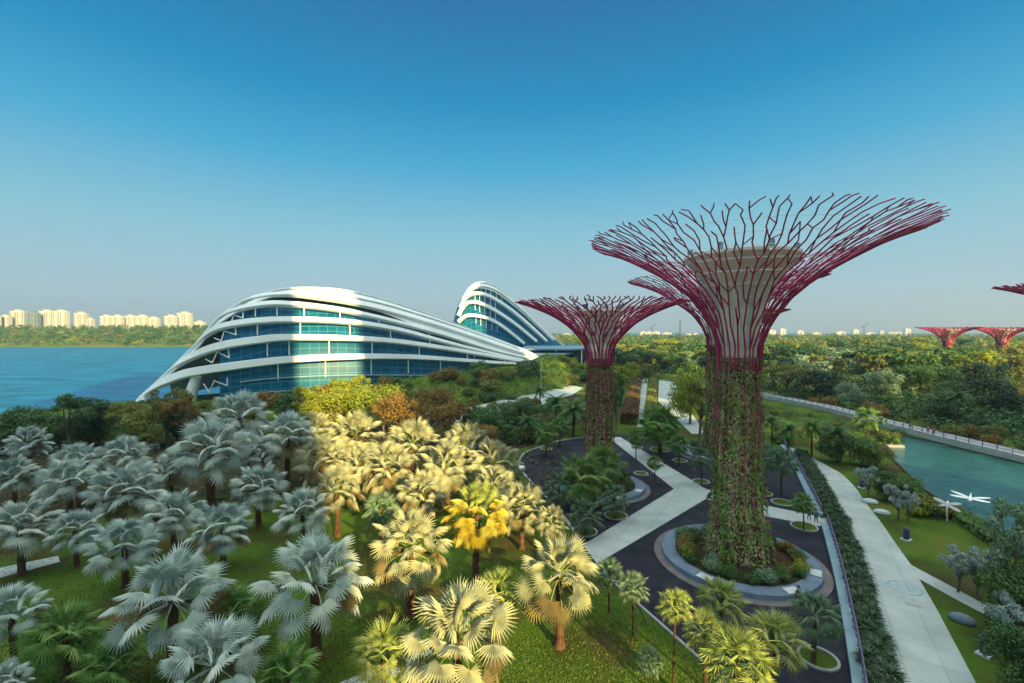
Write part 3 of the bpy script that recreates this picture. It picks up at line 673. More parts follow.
proto_tree('roundA','round',10,4.6,5200,0.34,L_dark,M_barkpale,1); proto_tree('roundB','round',10,4.8,5200,0.34,L_dark,M_barkpale,2)
proto_tree('airyA','airy',10,3.8,3800,0.30,L_mid,M_barkpale,3); proto_tree('airyB','airy',10,3.6,3800,0.30,L_mid,M_barkpale,4)
proto_tree('umbA','umbrella',10,5.8,4600,0.34,L_mid,M_bark,5); proto_tree('coneA','cone',12,2.4,3600,0.30,L_pine,M_bark,6)
proto_tree('bushA','bush',2.4,1.6,1500,0.20,L_mid,M_bark,7); proto_tree('bushB','bush',2.4,1.7,1500,0.20,L_olive,M_bark,8)
proto_tree('lowA','low',10,4.6,5600,0.34,L_dark,M_barkpale,15); proto_tree('lowB','low',10,4.2,5600,0.34,L_dark,M_barkpale,16)
for k, (a, b) in enumerate([('low',4.6),('low',5.0),('airy',4.0),('umbrella',5.8),('low',4.2)]):
    proto_tree('far%d' % k, a, 10, b, 1500, 0.62, L_mid, M_barkpale, 20+k)

# ---- fan palms
def fan_leaf(mb, rn, az_, el_, pet, rad, nseg, mi, droop, split=0.55, base=Vector((0,0,0)), full=2.3):
    d = Vector((math.cos(az_)*math.cos(el_), math.sin(az_)*math.cos(el_), math.sin(el_)))
    side = Vector((-math.sin(az_), math.cos(az_), 0)); side = (Quaternion(d, rn.gauss(0, 0.45)) @ side).normalized()
    mid = base+d*pet*0.5; end = base+d*pet+Vector((0,0,-pet*0.10*(1-abs(d.z))))
    w_ = side*0.035; mb.add([base-w_, base+w_, mid+w_*0.8, mid-w_*0.8, end+w_*0.5, end-w_*0.5], [(0,1,2,3),(3,2,4,5)], 1)
    e1 = (Quaternion(side, droop) @ d).normalized()
    if e1.dot(d) < -0.2: e1 = d
    e3 = side.cross(e1).normalized(); e3 = e3 if e3.z > 0 else -e3
    q = [end]; fs = []
    def P(a, rr, lift=0):
        x = math.cos(a)*rr; y = math.sin(a)*rr; cup = -0.28*abs(math.sin(a))**2*rr - 0.22*(rr/rad)**2*rr*0.5
        return end + e1*x + side*y + e3*(cup+lift)
    st = 2*full/nseg
    for k in range(nseg):
        a = -full+st*(k+0.5); L_ = rad*(0.72+0.28*math.cos(a*0.62))*rn.uniform(0.93,1.06)
        o = len(q)
        q += [P(a-st/2, L_*split, -0.05), P(a, L_*split, 0.06), P(a+st/2, L_*split, -0.05), P(a+rn.uniform(-.03,.03), L_, -0.10*rad*rn.uniform(0.3,1.4))]
        fs += [(0,o,o+1),(0,o+1,o+2),(o,o+3,o+1),(o+1,o+3,o+2)]
    mb.add(q, fs, mi)
def palm_crown(key, seed, leaf_m, n=30, pet=1.8, rad=1.15, nseg=24, split=0.5, lo=-0.6, deadskirt=None, unit=3.4, drytips=None):
    rn = random.Random(seed); mb = MB(); k_tot = n
    for k in range(n):
        f = (k+0.5)/n; el_ = 1.50 - (1.50-lo)*(f**0.92) + rn.uniform(-.08,.08); az_ = k*2.39996+rn.uniform(-.2,.2)
        dead = deadskirt and f > 0.22
        if drytips and f > 0.72 and rn.random() < 0.32: dead = True
        pl_ = pet*rn.uniform(0.8,1.15)*(0.75+0.4*math.cos(el_)); rl = rad*rn.uniform(0.85,1.1)
        fan_leaf(mb, rn, az_, el_, pl_, rl, nseg, 2 if dead else 0, (-0.05+0.55*f+rn.uniform(-.15,.2)) if not dead else 0.55, split, base=Vector((0,0,0.1*math.sin(el_))))
    mats = [leaf_m, L_yfan if leaf_m in (L_silver, L_sunlit) else L_mid, deadskirt or drytips or leaf_m]
    if leaf_m is L_silver: mats[1] = L_grey
    co = mb.build('crown', mats, link=False); PROTO[key] = (co.data, unit)
def palm_trunk(key, seed):
    rn = random.Random(seed); mb = MB(); q = 14; pts = []; rr = []
    for i in range(q+1):
        z = i/q; pts.append((0.02*math.sin(z*3), 0.02*math.cos(z*2.3), z)); rr.append((0.25 if i % 2 else 0.225)*(1.25-0.3*z) + (0.12 if i == 0 else 0))
    mb.tube(pts, rr, 10)
    to = mb.build('trunk', M_bark, link=False); PROTO[key] = to.data
for k in range(4): palm_crown('silver%d' % k, 40+k, L_silver, n=36, unit=2.9, drytips=L_tan)
for k in range(3): palm_crown('cream%d' % k, 50+k, L_sunlit, n=36, unit=2.9, drytips=L_tan)
palm_crown('gold', 60, L_yfan, n=54, pet=1.8, rad=0.95, deadskirt=L_dead, lo=-1.25, unit=2.9)
for k in range(2): palm_crown('green%d' % k, 70+k, L_fan, n=36, pet=1.5, rad=1.35, unit=3.0, nseg=18, split=0.35, lo=-0.9)
for k in range(2): palm_crown('yellow%d' % k, 80+k, L_yfan, n=64, pet=1.5, rad=1.0, nseg=14, split=0.18, lo=-0.7, unit=2.7)
for k in range(2): palm_crown('greyg%d' % k, 90+k, L_gfan, n=44, pet=1.5, rad=1.1, nseg=16, split=0.25, lo=-0.8, unit=2.8)
palm_trunk('ptrunk', 1)
def feather_crown(key, seed, lm, n=26, ln=3.0):
    rn = random.Random(seed); mb = MB()
    for k in range(n):
        f = (k+0.5)/n; el_ = 1.25-1.7*f; az_ = k*2.39996; side = Vector((-math.sin(az_), math.cos(az_), 0)); pts = []
        p = Vector((0,0,0)); e = el_; nst = 9
        for i in range(nst+1):
            pts.append(p.copy()); d = Vector((math.cos(az_)*math.cos(e), math.sin(az_)*math.cos(e), math.sin(e))); p = p+d*ln/nst; e -= 0.16
        mb.tube(pts, [0.05-0.004*i for i in range(nst+1)], 3, 1)
        for i in range(1, nst*3):
            s_ = i/(nst*3)*nst; i0 = int(s_); q = pts[i0].lerp(pts[min(i0+1,nst)], s_-i0); t = (pts[min(i0+1,nst)]-pts[i0]).normalized(); l_ = 0.75*math.sin(PI*(0.15+0.8*s_/nst))
            for sg in (-1, 1):
                tip = q+(side*sg*0.85+t*0.5+Vector((0,0,-0.35))).normalized()*l_; mb.add([q-t*0.06, q+t*0.06, tip], [(0,1,2)], 0)
    co = mb.build('crown', [lm, L_mid], link=False); PROTO[key] = (co.data, 2.9)
feather_crown('feather0', 5, L_mid); feather_crown('feather1', 6, L_dark)
def put_palm(key, px, py, rpx, zc, label, group, name='fan_palm', cat='palm', zbase=0.0, trad=1.0):
    p = G(px, py, zc); me, unit = PROTO[key]; r = rpx*p.y/F/math.sqrt(1+(p.x/p.y)**2)**0.5; k = r/unit
    root = empty(name, (p.x, p.y, zbase), rnd.random()*6.28, label, cat, group)
    o = bpy.data.objects.new('crown', me); o.location = (0,0,zc-zbase-0.25*k); o.scale = (k,k,k*1.05); COL.objects.link(o); o.parent = root
    t = bpy.data.objects.new('trunk', PROTO['ptrunk']); t.scale = (k*trad, k*trad, zc-zbase-0.2*k); COL.objects.link(t); t.parent = root
    root.rotation_euler = (rnd.uniform(-.035,.035), rnd.uniform(-.035,.035), root.rotation_euler[2])
    return root
GS = 'silver fan palms on the lawn'; GL = 'sunlit pale fan palms'
silver = [
 (21,525,40,4.9,'silver fan palm cut by the left picture edge, just above the pale path end'),
 (14,474,27,6.0,'silver fan palm at the left edge in the row nearest the bay'),
 (70,479,31,6.0,'silver fan palm second from the left edge in the back row'),
 (78,462,28,6.5,'silver fan palm peeping over the back row just below the round dark tree'),
 (123,491,39,5.0,'broad silver fan palm with a bright star of leaf stalks in the back grove'),
 (122,455,27,6.5,'small crowned silver fan palm behind the star shaped one, close to the road'),
 (174,513,31,4.5,'silver fan palm with one upright leaf, just right of the broad star shaped palm'),
 (76,529,28,4.0,'small silver fan palm leaning over the pale path end at left'),
 (125,545,34,4.0,'low ragged silver fan palm at the upper edge of the left lawn'),
 (222,527,33,4.3,'round silver fan palm on its own short trunk at the upper lawn edge'),
 (258,486,29,5.2,'greenish silver fan palm with a visible trunk beside the deep shade gap'),
 (303,511,29,4.6,'silver fan palm in shade touching the first sunlit palms'),
 (210,450,41,7.8,'widest silver fan palm of the back grove, standing tall on a thin trunk'),
 (287,435,30,8.0,'tall slim silver fan palm with star shaped crown right of the widest one'),
 (240,416,33,7.5,'silver fan palm directly in front of the foot of the white dome ribs'),
 (172,470,24,5.5,'small silver fan palm filling the gap left of the widest crown'),
 (262,452,22,6.0,'small silver fan palm half hidden between the tall slim palm and the widest one'),
 (171,597,57,5.6,'largest silver fan palm in the shaded foreground, left of centre'),
 (14,611,38,5.0,'silver fan palm at the left edge of the foreground lawn'),
 (316,579,51,5.9,'tall silver fan palm on a dark trunk with a few sunlit upper leaves'),
 (212,663,50,5.0,'silver fan palm cut by the bottom edge left of centre'),
 (2,683,26,4.0,'silver fan palm in the bottom left corner'),
 (382,507,22,4.5,'blue grey fan palm in shade among the sunlit ones, above the golden palm'),
 (30,440,22,6.0,'small silver fan palm near the road at the far left')]
for i, (x, y, r, z, lb) in enumerate(silver): put_palm('greyg0' if lb.startswith('blue grey') else 'silver%d' % (i % 4), x, y, r*(1.08 if y > 540 else 1.0), z, lb, GS)  # the blue grey palm gets a darker leaf, shade put into its colour
cream = [
 (316,429,22,8.0,'pale sunlit fan palm at the upper left edge, beside the tall slim silver palm'),
 (322,460,29,6.5,'pale sunlit fan palm at the front left of the sun patch'),
 (357,434,28,7.5,'pale sunlit fan palm standing highest on a straight trunk in the sun patch'),
 (337,490,28,5.5,'pale sunlit fan palm with its sunny trunk showing, lower left of the sun patch'),
 (388,466,29,6.2,'pale sunlit fan palm in the middle of the sun patch, below the orange shrubs'),
 (412,443,29,7.0,'pale sunlit fan palm below the orange tree row'),
 (448,466,30,6.0,'pale sunlit fan palm with mottled shadows right of the patch middle'),
 (466,447,29,6.5,'pale sunlit fan palm nearest the paved court'),
 (494,463,29,5.8,'pale sunlit fan palm close to the dark plaza edge'),
 (497,488,26,5.2,'pale sunlit fan palm immediately above the golden one'),
 (522,506,26,4.8,'pale sunlit fan palm to the right of the golden one'),
 (425,492,26,5.2,'pale sunlit fan palm to the upper left of the golden one'),
 (552,521,18,4.2,'smallest pale sunlit fan palm, by the dark plaza kerb'),
 (410,546,42,5.9,'half shaded fan palm with cream top and dark trunk, left of the golden one'),
 (457,633,58,5.6,'largest sunlit fan palm in the foreground, star of stalks seen from above'),
 (560,573,43,5.7,'sunlit fan palm on a short dark trunk standing alone on the lawn'),
 (360,462,20,5.8,'small pale sunlit fan palm tucked between three larger ones')]
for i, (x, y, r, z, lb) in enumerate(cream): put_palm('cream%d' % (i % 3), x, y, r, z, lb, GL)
put_palm('gold', 475, 512, 37, 6.5, 'golden orange fan palm with a drooping skirt of dry leaves', 'golden palm')
others = [
 ('yellow0',384,650,34,3.6,'yellow green fan palm at the bottom edge between silver and sunlit palms'),
 ('yellow1',500,592,26,3.6,'small yellow green fan palm right behind the largest sunlit one'),
 ('green0',288,672,32,3.0,'bright green fan palm at the bottom edge left of the yellow green one'),
 ('green1',66,632,38,3.4,'dark green fan palm in the shade near the lower left corner'),
 ('green0',236,612,32,3.2,'dark green fan palm between the two large silver foreground palms'),
 ('green1',108,664,30,2.6,'low dark green fan palm at the bottom left'),
 ('yellow0',720,600,27,4.2,'fan palm with yellow top leaves beside the large planter seat'),
 ('yellow1',706,630,25,4.0,'small olive yellow fan palm below the one beside the planter'),
 ('yellow0',738,661,38,5.2,'broad yellow green fan palm at the bottom edge right of centre'),
 ('yellow1',775,638,35,5.0,'round spiky yellow green fan palm in front of the large planter'),
 ('greyg0',814,612,26,3.8,'blue green fan palm near the railing with a small round bed at its foot'),
 ('yellow1',673,603,19,7.0,'thin trunked fan palm with a yellow flat crown in the lower middle'),
 ('greyg1',633,585,15,4.4,'small fan palm propped by three stakes on the lawn corner'),
 ('greyg0',609,571,15,3.6,'small half sunlit fan palm at the corner of the pale plaza path'),
 ('greyg1',585,514,17,2.6,'small grey green palm at the plaza edge, nearest the pale path'),
 ('greyg0',614,497,15,2.9,'small star shaped grey green palm in a round bed below the left planter'),
 ('green0',583,476,25,4.2,'large drooping green fan palm in front of the left supertree'),
 ('green1',603,462,20,5.0,'bright green fan palm leaning against the left supertree trunk'),
 ('greyg0',559,487,16,3.0,'small dark fan palm at the left side of the left planter'),
 ('green0',660,424,22,6.0,'dense green palm in a round bed at the back of the plaza'),
 ('green1',679,443,11,4.2,'light green young palm with a white trunk behind the plaza'),
 ('green0',636,436,9,4.4,'thin young palm left of the dense green one'),
 ('greyg1',702,458,12,4.4,'young palm close to the left side of the largest trunk'),
 ('green1',655,462,8,3.2,'spindly young palm beside the upper pale path'),
 ('greyg0',782,461,16,5.2,'slim palm with pale trunk right of the largest supertree trunk'),
 ('greyg1',766,456,15,5.2,'slim palm half hidden by the right side of the largest trunk'),
 ('green1',804,503,12,3.4,'small dark palm in a round bed beside the railing steps'),
 ('green0',546,433,12,4.5,'young palm at the kerb on the left end of the plaza'),
 ('green1',560,425,10,4.5,'young palm in the planting just behind the plaza kerb'),
 ('greyg1',650,660,14,1.2,'tiny fan palm seedling on the lower lawn'),
 ('green1',868,418,14,5,'green palm in the planting by the far lake corner'),
]
for k, x, y, r, z, lb in others:
    put_palm(k, x, y, r*(1.12 if k[0] == 'y' else 1.25), z, lb, 'green and yellow fan palms' , trad=0.55 if r < 22 else 0.8)
for k, x, y, r, z, lb in [('feather0',573,408,22,6.5,'dark feather palm left of the mid sized supertree trunk'), ('feather1',556,401,16,6.5,'smaller feather palm at the bend of the service road'),
    ('feather0',590,398,16,7,'feather palm touching the mid sized supertree trunk'), ('feather1',528,420,13,5,'short feather palm in the planting left of the plaza'),
    ('feather0',788,428,17,6,'sunlit feather palm on the slope right of the largest trunk'), ('feather0',812,426,18,6,'sunlit feather palm second along the slope by the path'),
    ('feather1',838,432,18,5.5,'feather palm at the lower end of the slope by the path'), ('feather0',772,420,14,6.5,'feather palm close behind the slim palms'),
    ('feather1',958,396,16,8,'pale feather palm across the promenade from the lake'), ('feather0',540,390,10,6,'small feather palm below the hillside')]:
    put_palm(k, x, y, r, z, lb, 'feather palms', name='feather_palm', trad=0.6)
# round beds at the palm feet
for i, (x, y, r, lb) in enumerate([(585,532,1.5,'small round palm bed at the plaza edge near the pale path'),(616,516,1.5,'small round grassy bed below the left planter'),(804,527,1.5,'round grassy bed beside the railing steps'),(782,503,1.4,'round grassy bed with a slim palm right of the largest trunk'),(763,494,1.3,'round bed half hidden by the right side of the largest trunk'),
    (818,659,1.35,'round bed under the blue green palm near the railing'),(660,450,2.0,'round bed under the dense green palm at the back of the plaza'),(680,461,1.3,'round bed with a white trunked young palm'),(701,482,1.3,'round bed left of the largest trunk'),(637,448,1.2,'small round bed with a thin young palm'),(546,449,1.3,'small round bed at the left end of the plaza'),(641,474,1.2,'small round bed beside the upper pale path')]):
    p = G(x, y); root = empty('palm_bed', (p.x,p.y,0.02), 0, lb, 'planting bed', 'round palm beds')
    m = MB(); m.lathe([(r,0),(r,0.14),(r-0.18,0.14),(r-0.2,0.08)], 32); m.build('kerb_ring', M_kerb, root)
    m = MB(); m.lathe([(r-0.18,0.08),(r*0.5,0.14),(0.02,0.18)], 24); m.build('grass', M_lawn, root)
for x, y, lb in [(578,684,'a'),]: pass
# stakes holding the young palm
p = G(633,627); root = empty('tree_stakes', (p.x,p.y,0), 0, 'three slanting wooden stakes propping the young palm at the lawn corner', 'tree stakes')
for k in range(3):
    a = k*2.09+0.5; m = MB(); m.tube([(1.4*math.cos(a),1.4*math.sin(a),0),(0.15*math.cos(a),0.15*math.sin(a),2.3)], 0.05, 6); m.build('stake', M_barkpale, root)

# ---- broad leaved trees, one by one
def T(key, x, ytop, ybase, lb, mat=None, name='tree', group='trees round the garden', wide=1.0, cat='tree', z=0.0):
    p = G(x, ybase, z); top_ = CH - (ytop-HZ)*p.y/F; return put_tree(key, p.x, p.y, max(1.0, top_-z), lb, cat, name, group, z=z, wide=wide, mat=mat)
T('lowA',18,409,452,'dark round tree at the far left before the bay',L_dark,wide=1.3)
T('lowB',45,412,450,'dark green tree second from the left along the bay',L_mid,wide=1.3)
T('airyA',72,396,454,'tallest tree of the bay row with several pale stems',L_dark,wide=1.25)
T('lowA',100,411,446,'low dark tree right of the tall many stemmed one',L_mid,wide=1.3)
T('umbA',124,402,446,'wide crowned tree in front of the open bay',L_olive,wide=0.8)
T('lowB',146,407,450,'olive green tree at the foot of the white dome rib',L_olive,wide=1.2)
T('airyB',168,390,446,'thin branched tree overlapping the end of the white ribs',L_olive)
T('airyA',184,396,446,'reddish bare looking tree under the dome end',L_rust)
T('roundA',200,406,440,'green tree below the zigzag braces of the dome',L_olive)
T('roundA',-30,405,452,'dark tree just beyond the left picture edge',L_dark)
T('roundB',60,418,450,'small dark tree filling the gap beside the many stemmed one',L_mid)
T('bushB',88,436,448,'rusty shrub along the back road at left',L_rust,name='shrub',cat='shrub'); T('bushA',52,434,448,'rusty shrub at the left end of the back road',L_rust,name='shrub',cat='shrub')
T('roundA',255,398,430,'olive tree in front of the low glass of the dome',L_olive)
for i, (x, yt, yb, mt, lb, wd) in enumerate([
 (310,383,424,L_lime,'yellow green tree at the left end of the sunlit row by the dome',1),(332,388,426,L_lime,'yellow green tree second in the sunlit row',1),(352,374,420,L_lime,'tallest yellow green tree in the middle of the sunlit row',1),
 (378,382,424,L_lime,'yellow green tree third from the right in the sunlit row',1),(404,374,412,L_mid,'fresh green tree behind the right end of the sunlit row',0.8),(398,392,432,L_rust,'orange brown tree at the right end of the sunlit row',0.9),
 (420,398,436,L_rust,'orange tree between the sunlit row and the paved court',0.8),(449,402,438,L_rust,'round orange tree beside the paved court',0.9),(466,400,434,L_rust,'thin brown tree behind the round orange one',0.7),
 (432,388,418,L_rust,'brownish tree at the foot of the hillside',1),(384,400,432,L_rust,'pinkish brown tree just in front of the sunlit row',0.8),(488,408,436,L_dark,'dark tree at the left end of the service road',1.0),(506,418,444,L_mid,'small green tree between court and plaza',1.0),
 (520,400,424,L_dark,'dark green tree beyond the service road bend',1),(288,392,420,L_mid,'small green tree at the left of the sunlit row',1),(478,424,446,L_rust,'reddish small tree left of the plaza planting',1)]):
    T(['airyB','lowA','airyA','roundB'][i % 4], x, yt+(-4 if i % 2 else 3), yb+6, lb, mt, wide=wd*(1.35 if i % 2 else 1.15))
# shrubs filling the beds left of the plaza
for i in range(80):
    for _ in range(20):
        x = rnd.uniform(470,600); y = rnd.uniform(404,452)
        lim = 447-(x-500)*0.02 if x < 530 else 440-(x-530)*0.12
        if y < lim-2 and not (555 < x < 583 and y < 408): break
    p = G(x, y); put_tree(['bushA','bushB'][i % 2], p.x, p.y, rnd.uniform(1.8,4.2), 'mixed shrub in the dense planting between service road and plaza', 'shrub', 'shrub', 'shrubs left of the plaza', mat=rnd.choice([L_dark,L_mid,L_mid,L_olive,L_rust,L_gfan]))
for i in range(78):                                     # hillside shrubs
    u = rnd.uniform(0.02,0.8); v = rnd.uniform(0.05,0.95); q = bank_point(u, v)
    if u > 0.66 and v > 0.35: continue
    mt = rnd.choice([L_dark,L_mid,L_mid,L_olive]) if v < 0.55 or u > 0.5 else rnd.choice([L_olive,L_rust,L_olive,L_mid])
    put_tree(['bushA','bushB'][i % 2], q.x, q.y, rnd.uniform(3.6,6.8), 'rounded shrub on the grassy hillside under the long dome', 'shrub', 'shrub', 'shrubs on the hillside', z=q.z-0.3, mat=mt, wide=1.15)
for i in range(16):
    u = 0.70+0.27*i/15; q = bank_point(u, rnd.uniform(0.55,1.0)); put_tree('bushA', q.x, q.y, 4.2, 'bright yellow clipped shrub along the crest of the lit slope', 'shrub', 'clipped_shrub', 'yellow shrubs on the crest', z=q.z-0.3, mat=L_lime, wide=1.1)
for i in range(10):
    q = bank_point(0.62+0.012*i, 0.06); put_tree('bushB', q.x, q.y, 1.3, 'small red leaved shrub at the foot of the hillside', 'shrub', 'shrub', 'red shrubs by the service road', z=q.z, mat=leaf_mat('red_leaf',(0.25,0.03,0.02),(0.35,0.05,0.03)) if i == 0 else MATS['red_leaf'])
# ring planting at the supertree feet
for c, rr, n in ((b1, 6.0, 30), (b2, 5.2, 16), (b3, 5.2, 8)):
    for i in range(n):
        a = i/n*2*PI+rnd.uniform(-.1,.1); q = rnd.uniform(rr-1.5, rr-0.1)
        nm = {30:'largest', 16:'left', 8:'hidden rear'}[n]
        put_tree(['bushA','bushB'][i % 2], c.x+q*math.cos(a), c.y+q*math.sin(a), rnd.uniform(1.1,1.9), 'low mixed shrub in the planter of the %s supertree' % nm, 'shrub', 'shrub', 'shrubs in the %s planter' % nm, z=0.6, mat=rnd.choice([L_dark,L_mid,L_mid,L_olive,L_rust,L_gfan,L_lime if i % 9 == 0 else L_mid]))
# under planting of the palm grove: ferny ground cover as one mass
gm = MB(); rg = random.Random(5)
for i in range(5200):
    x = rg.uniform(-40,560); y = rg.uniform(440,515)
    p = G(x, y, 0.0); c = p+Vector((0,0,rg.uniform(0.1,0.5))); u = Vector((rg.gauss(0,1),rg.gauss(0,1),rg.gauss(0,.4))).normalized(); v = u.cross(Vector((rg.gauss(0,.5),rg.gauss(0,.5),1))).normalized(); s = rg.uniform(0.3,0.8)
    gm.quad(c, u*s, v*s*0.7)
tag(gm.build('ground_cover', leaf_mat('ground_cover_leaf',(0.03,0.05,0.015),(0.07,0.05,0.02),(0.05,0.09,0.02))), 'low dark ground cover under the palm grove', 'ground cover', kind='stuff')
gm = MB()
for i in range(42000):
    x = rg.uniform(0,720); y = 520+(720-520)*rg.random()**0.6
    if x > 583 and y < 566+(x-597)*0.93+6: continue
    p = G(x, y, 0.0)
    a = rg.random()*6.28; u = Vector((math.cos(a), math.sin(a), 0))*0.06; h_ = rg.uniform(0.05,0.13); t = Vector((rg.uniform(-.1,.1), rg.uniform(-.1,.1), h_))
    gm.add([p-u, p+u, p+t], [(0,1,2)])
tag(gm.build('grass', leaf_mat('grass_blade',(0.050,0.088,0.011),(0.075,0.128,0.014),(0.13,0.145,0.024), trans=0.2)), 'short grass of the shaded lawn under the palms', 'grass', kind='stuff')
def cover(name, pf, n, mats, sz, label, seed):
    rn = random.Random(seed); mb = MB()
    for _ in range(n):
        p, h, r = pf(rn); bush_leaves(mb, [((p.x, p.y, p.z+h*0.4), r)], 34, sz, rn, squash=h/r*0.7, mi=rn.randrange(len(mats)))
    tag(mb.build(name, mats), label, 'ground cover', kind='stuff')
def pfb(rn):
    while True:
        x = rn.uniform(405,600); y = rn.uniform(404,452); lim = 447-(x-500)*0.02 if x < 530 else 440-(x-530)*0.12
        if y < lim-1 and not (555 < x < 583 and y < 410) and not (y < 424 and abs(y-(424-(x-430)*0.26)) < 5) and not (430 < x < 505 and 441 < y): return G(x, y), rn.uniform(0.6,1.6), rn.uniform(0.9,1.9)
cover('bed_planting', pfb, 560, [L_dark, L_mid, L_mid, L_olive, L_rust, L_gfan], 0.34, 'dense mixed planting filling the beds left of the plaza', 71)
def pfh(rn):
    u = rn.uniform(0.12,0.70); q = bank_point(u, rn.uniform(0.02,1.0)); return q, rn.uniform(2.0,3.4), rn.uniform(2.0,3.2)
cover('hillside_planting', pfh, 640, [L_dark, L_mid, L_mid, L_olive], 0.45, 'dense low planting covering the hillside under the long dome', 72)
def pfl(rn):
    x = rn.uniform(-40,300); y = rn.uniform(428,447); return G(x, y), rn.uniform(1.0,2.2), rn.uniform(1.2,2.4)
cover('waterside_planting', pfl, 190, [L_dark, L_mid, L_dark, L_rust, L_olive], 0.36, 'dense dark planting between the back road and the bay', 73)
def pfs(rn):
    while True:
        x = rn.uniform(765,900); y = rn.uniform(405,446)
        if 398+(x-760)*0.235+5 < y < 446+(x-790)*0.10: return G(x, y), rn.uniform(0.3,0.9), rn.uniform(0.8,1.6)
cover('slope_planting', pfs, 170, [L_dark, L_mid, L_mid, L_olive], 0.3, 'dense low planting on the slope between path and promenade', 74)
# long clipped hedges and the yellow bamboo by the avenue
def hedge(pp, wid, h, mat, label, n=2600, group='hedges by the garden walk'):
    L0 = [G(x, y) for x, y in pp]; mb = MB(); rn = random.Random(len(label)); pts = smoothline(L0, 6)
    for _ in range(n):
        i = rn.randrange(len(pts)-1); c = pts[i].lerp(pts[i+1], rn.random()); d = (pts[i+1]-pts[i]).normalized(); sd_ = Vector((-d.y, d.x, 0)); q = rn.uniform(-1,1)
        top_ = rn.random() < 0.6; zz = h*(1-0.12*q*q) if top_ else rn.uniform(0.1,h); 
        if not top_ and rn.random() < 0.6: q = math.copysign(rn.uniform(0.8,1), q)
        c = c+sd_*q*wid/2+Vector((rn.gauss(0,.12), rn.gauss(0,.12), zz+rn.gauss(0,.1))); u = Vector((rn.gauss(0,1),rn.gauss(0,1),rn.gauss(0,1))).normalized(); v = u.orthogonal().normalized(); s = rn.uniform(0.25,0.6)
        mb.quad(c, u*s, v*s)
    tag(mb.build('hedge', [mat, M_soil]), label, 'hedge', group)
hedge([(629,425),(633,402),(637,380)], 4.2, 3.0, leaf_mat('brown_hedge_leaf',(0.05,0.03,0.012),(0.12,0.06,0.02),(0.10,0.09,0.025)), 'long rust brown hedge left of the garden walk', 12000)
hedge([(650,424),(651.5,402),(653,380)], 2.8, 2.8, L_olive, 'narrower dark hedge right of the garden walk', 9000)
T('lowA',690,368,424,'tall yellow topped clump of bamboo beside the avenue',L_lime,name='bamboo_clump',wide=0.75,cat='bamboo')
T('lowB',694,358,410,'green bushy clump behind the yellow bamboo',L_mid,wide=0.8)
T('airyA',700,384,434,'low yellow green bamboo at the left side of the rear trunk',L_olive,wide=0.8)
for i, (x, yt, yb, mt) in enumerate([(612,372,426,L_mid),(616,388,430,L_mid),(622,366,415,L_lime),(608,366,412,L_lime)]):
    T('airyB', x, yt, yb, ['light green slender tree right of the mid sized trunk','lower slender tree right of the mid sized trunk','yellow green tree beyond the rust hedge','yellow green tree behind the mid sized trunk'][i], mt, wide=0.6)
p = G(621,372); 
T('airyA',620,352,372,'purple flowering tree beyond the hedges',leaf_mat('violet_leaf',(0.10,0.07,0.35),(0.18,0.14,0.5)),wide=0.7)
T('umbA',645,350,378,'wide green rain tree behind the garden walk',L_mid)
T('roundB',628,352,376,'dark green tree beside the purple flowering one',L_dark)
T('coneA',830,360,388,'dark pointed conifer standing out of the right forest',L_pine,name='conifer',wide=0.85)
T('roundA',985,359,405,'very dark round tree in the right forest',L_pine)

# hedge palms along the railing
rl = [(800,456),(817,483),(833,515),(851,556),(863,600),(874,648),(884,700)]
PL = pxline(rl, n=8); acc = 0; cnt = 0
palm_crown('strap0', 200, L_hedge, n=26, pet=0.8, rad=1.5, nseg=10, split=0.25, lo=-0.4, unit=2.2)
palm_crown('strap1', 201, L_hedge, n=24, pet=0.8, rad=1.5, nseg=9, split=0.2, lo=-0.5, unit=2.2)
def along(pts, step):
    out = []; carry = 0
    for a, b in zip(pts[:-1], pts[1:]):
        L_ = (b-a).length; t = carry
        while t < L_: out.append((a.lerp(b, t/L_), (b-a).normalized())); t += step
        carry = t-L_
    return out
for i, (p, d) in enumerate(along(PL, 0.7)):
    sd_ = Vector((-d.y, d.x, 0)); off = [-0.45, 0.0, 0.45][i % 3]+rnd.uniform(-.2,.2)
    q = p+sd_*off; me, u = PROTO['strap%d' % (i % 2)]; k = rnd.uniform(0.75,1.15)/2.2
    root = empty('hedge_plant', (q.x,q.y,0), rnd.random()*6, 'strappy dark green plant in the dense row between railing and riverside path', 'shrub', 'strappy plants along the railing')
    o = bpy.data.objects.new('crown', me); o.scale = (k,k,k); o.location = (0,0,0.75); COL.objects.link(o); o.parent = root
    t = bpy.data.objects.new('trunk', PROTO['ptrunk']); t.scale = (0.35,0.35,0.75); COL.objects.link(t); t.parent = root

# railing on its pale wall
RLP = pxline([(783,447),(793,462),(808,492),(820,517)], n=6); RLQ = pxline([(826,527),(838,570),(849,620),(859,676),(868,740)], n=6)
for pts, lb in ((RLP, 'railing with violet posts on a pale blue wall, upper run above the steps'), (RLQ, 'railing with violet posts on a pale blue wall, long lower run')):
    root = empty('railing', pts[0], 0, lb, 'railing'); o0 = pts[0]
    m = MB()
    for a, b in zip(pts[:-1], pts[1:]):
        d = b-a; c = (a+b)/2-o0; m.box((c.x-0.1,c.y,0.25),(d.length*1.01,0.85,0.5), math.atan2(d.y,d.x))
    m.build('low_wall', M_coping, root)
    for zz in (0.9, 1.25, 1.5):
        m = MB(); m.tube([p-o0+Vector((0.25,0.08,zz)) for p in pts], 0.03 if zz < 1.4 else 0.05, 5); m.build('rail', M_rail, root)
    for i, (p, d) in enumerate(along(pts, 1.1)):
        m = MB(); q = p-o0; m.box((q.x+0.25,q.y+0.08,0.98),(0.09,0.09,1.0), math.atan2(d.y,d.x)); m.build('post', M_rail, root)
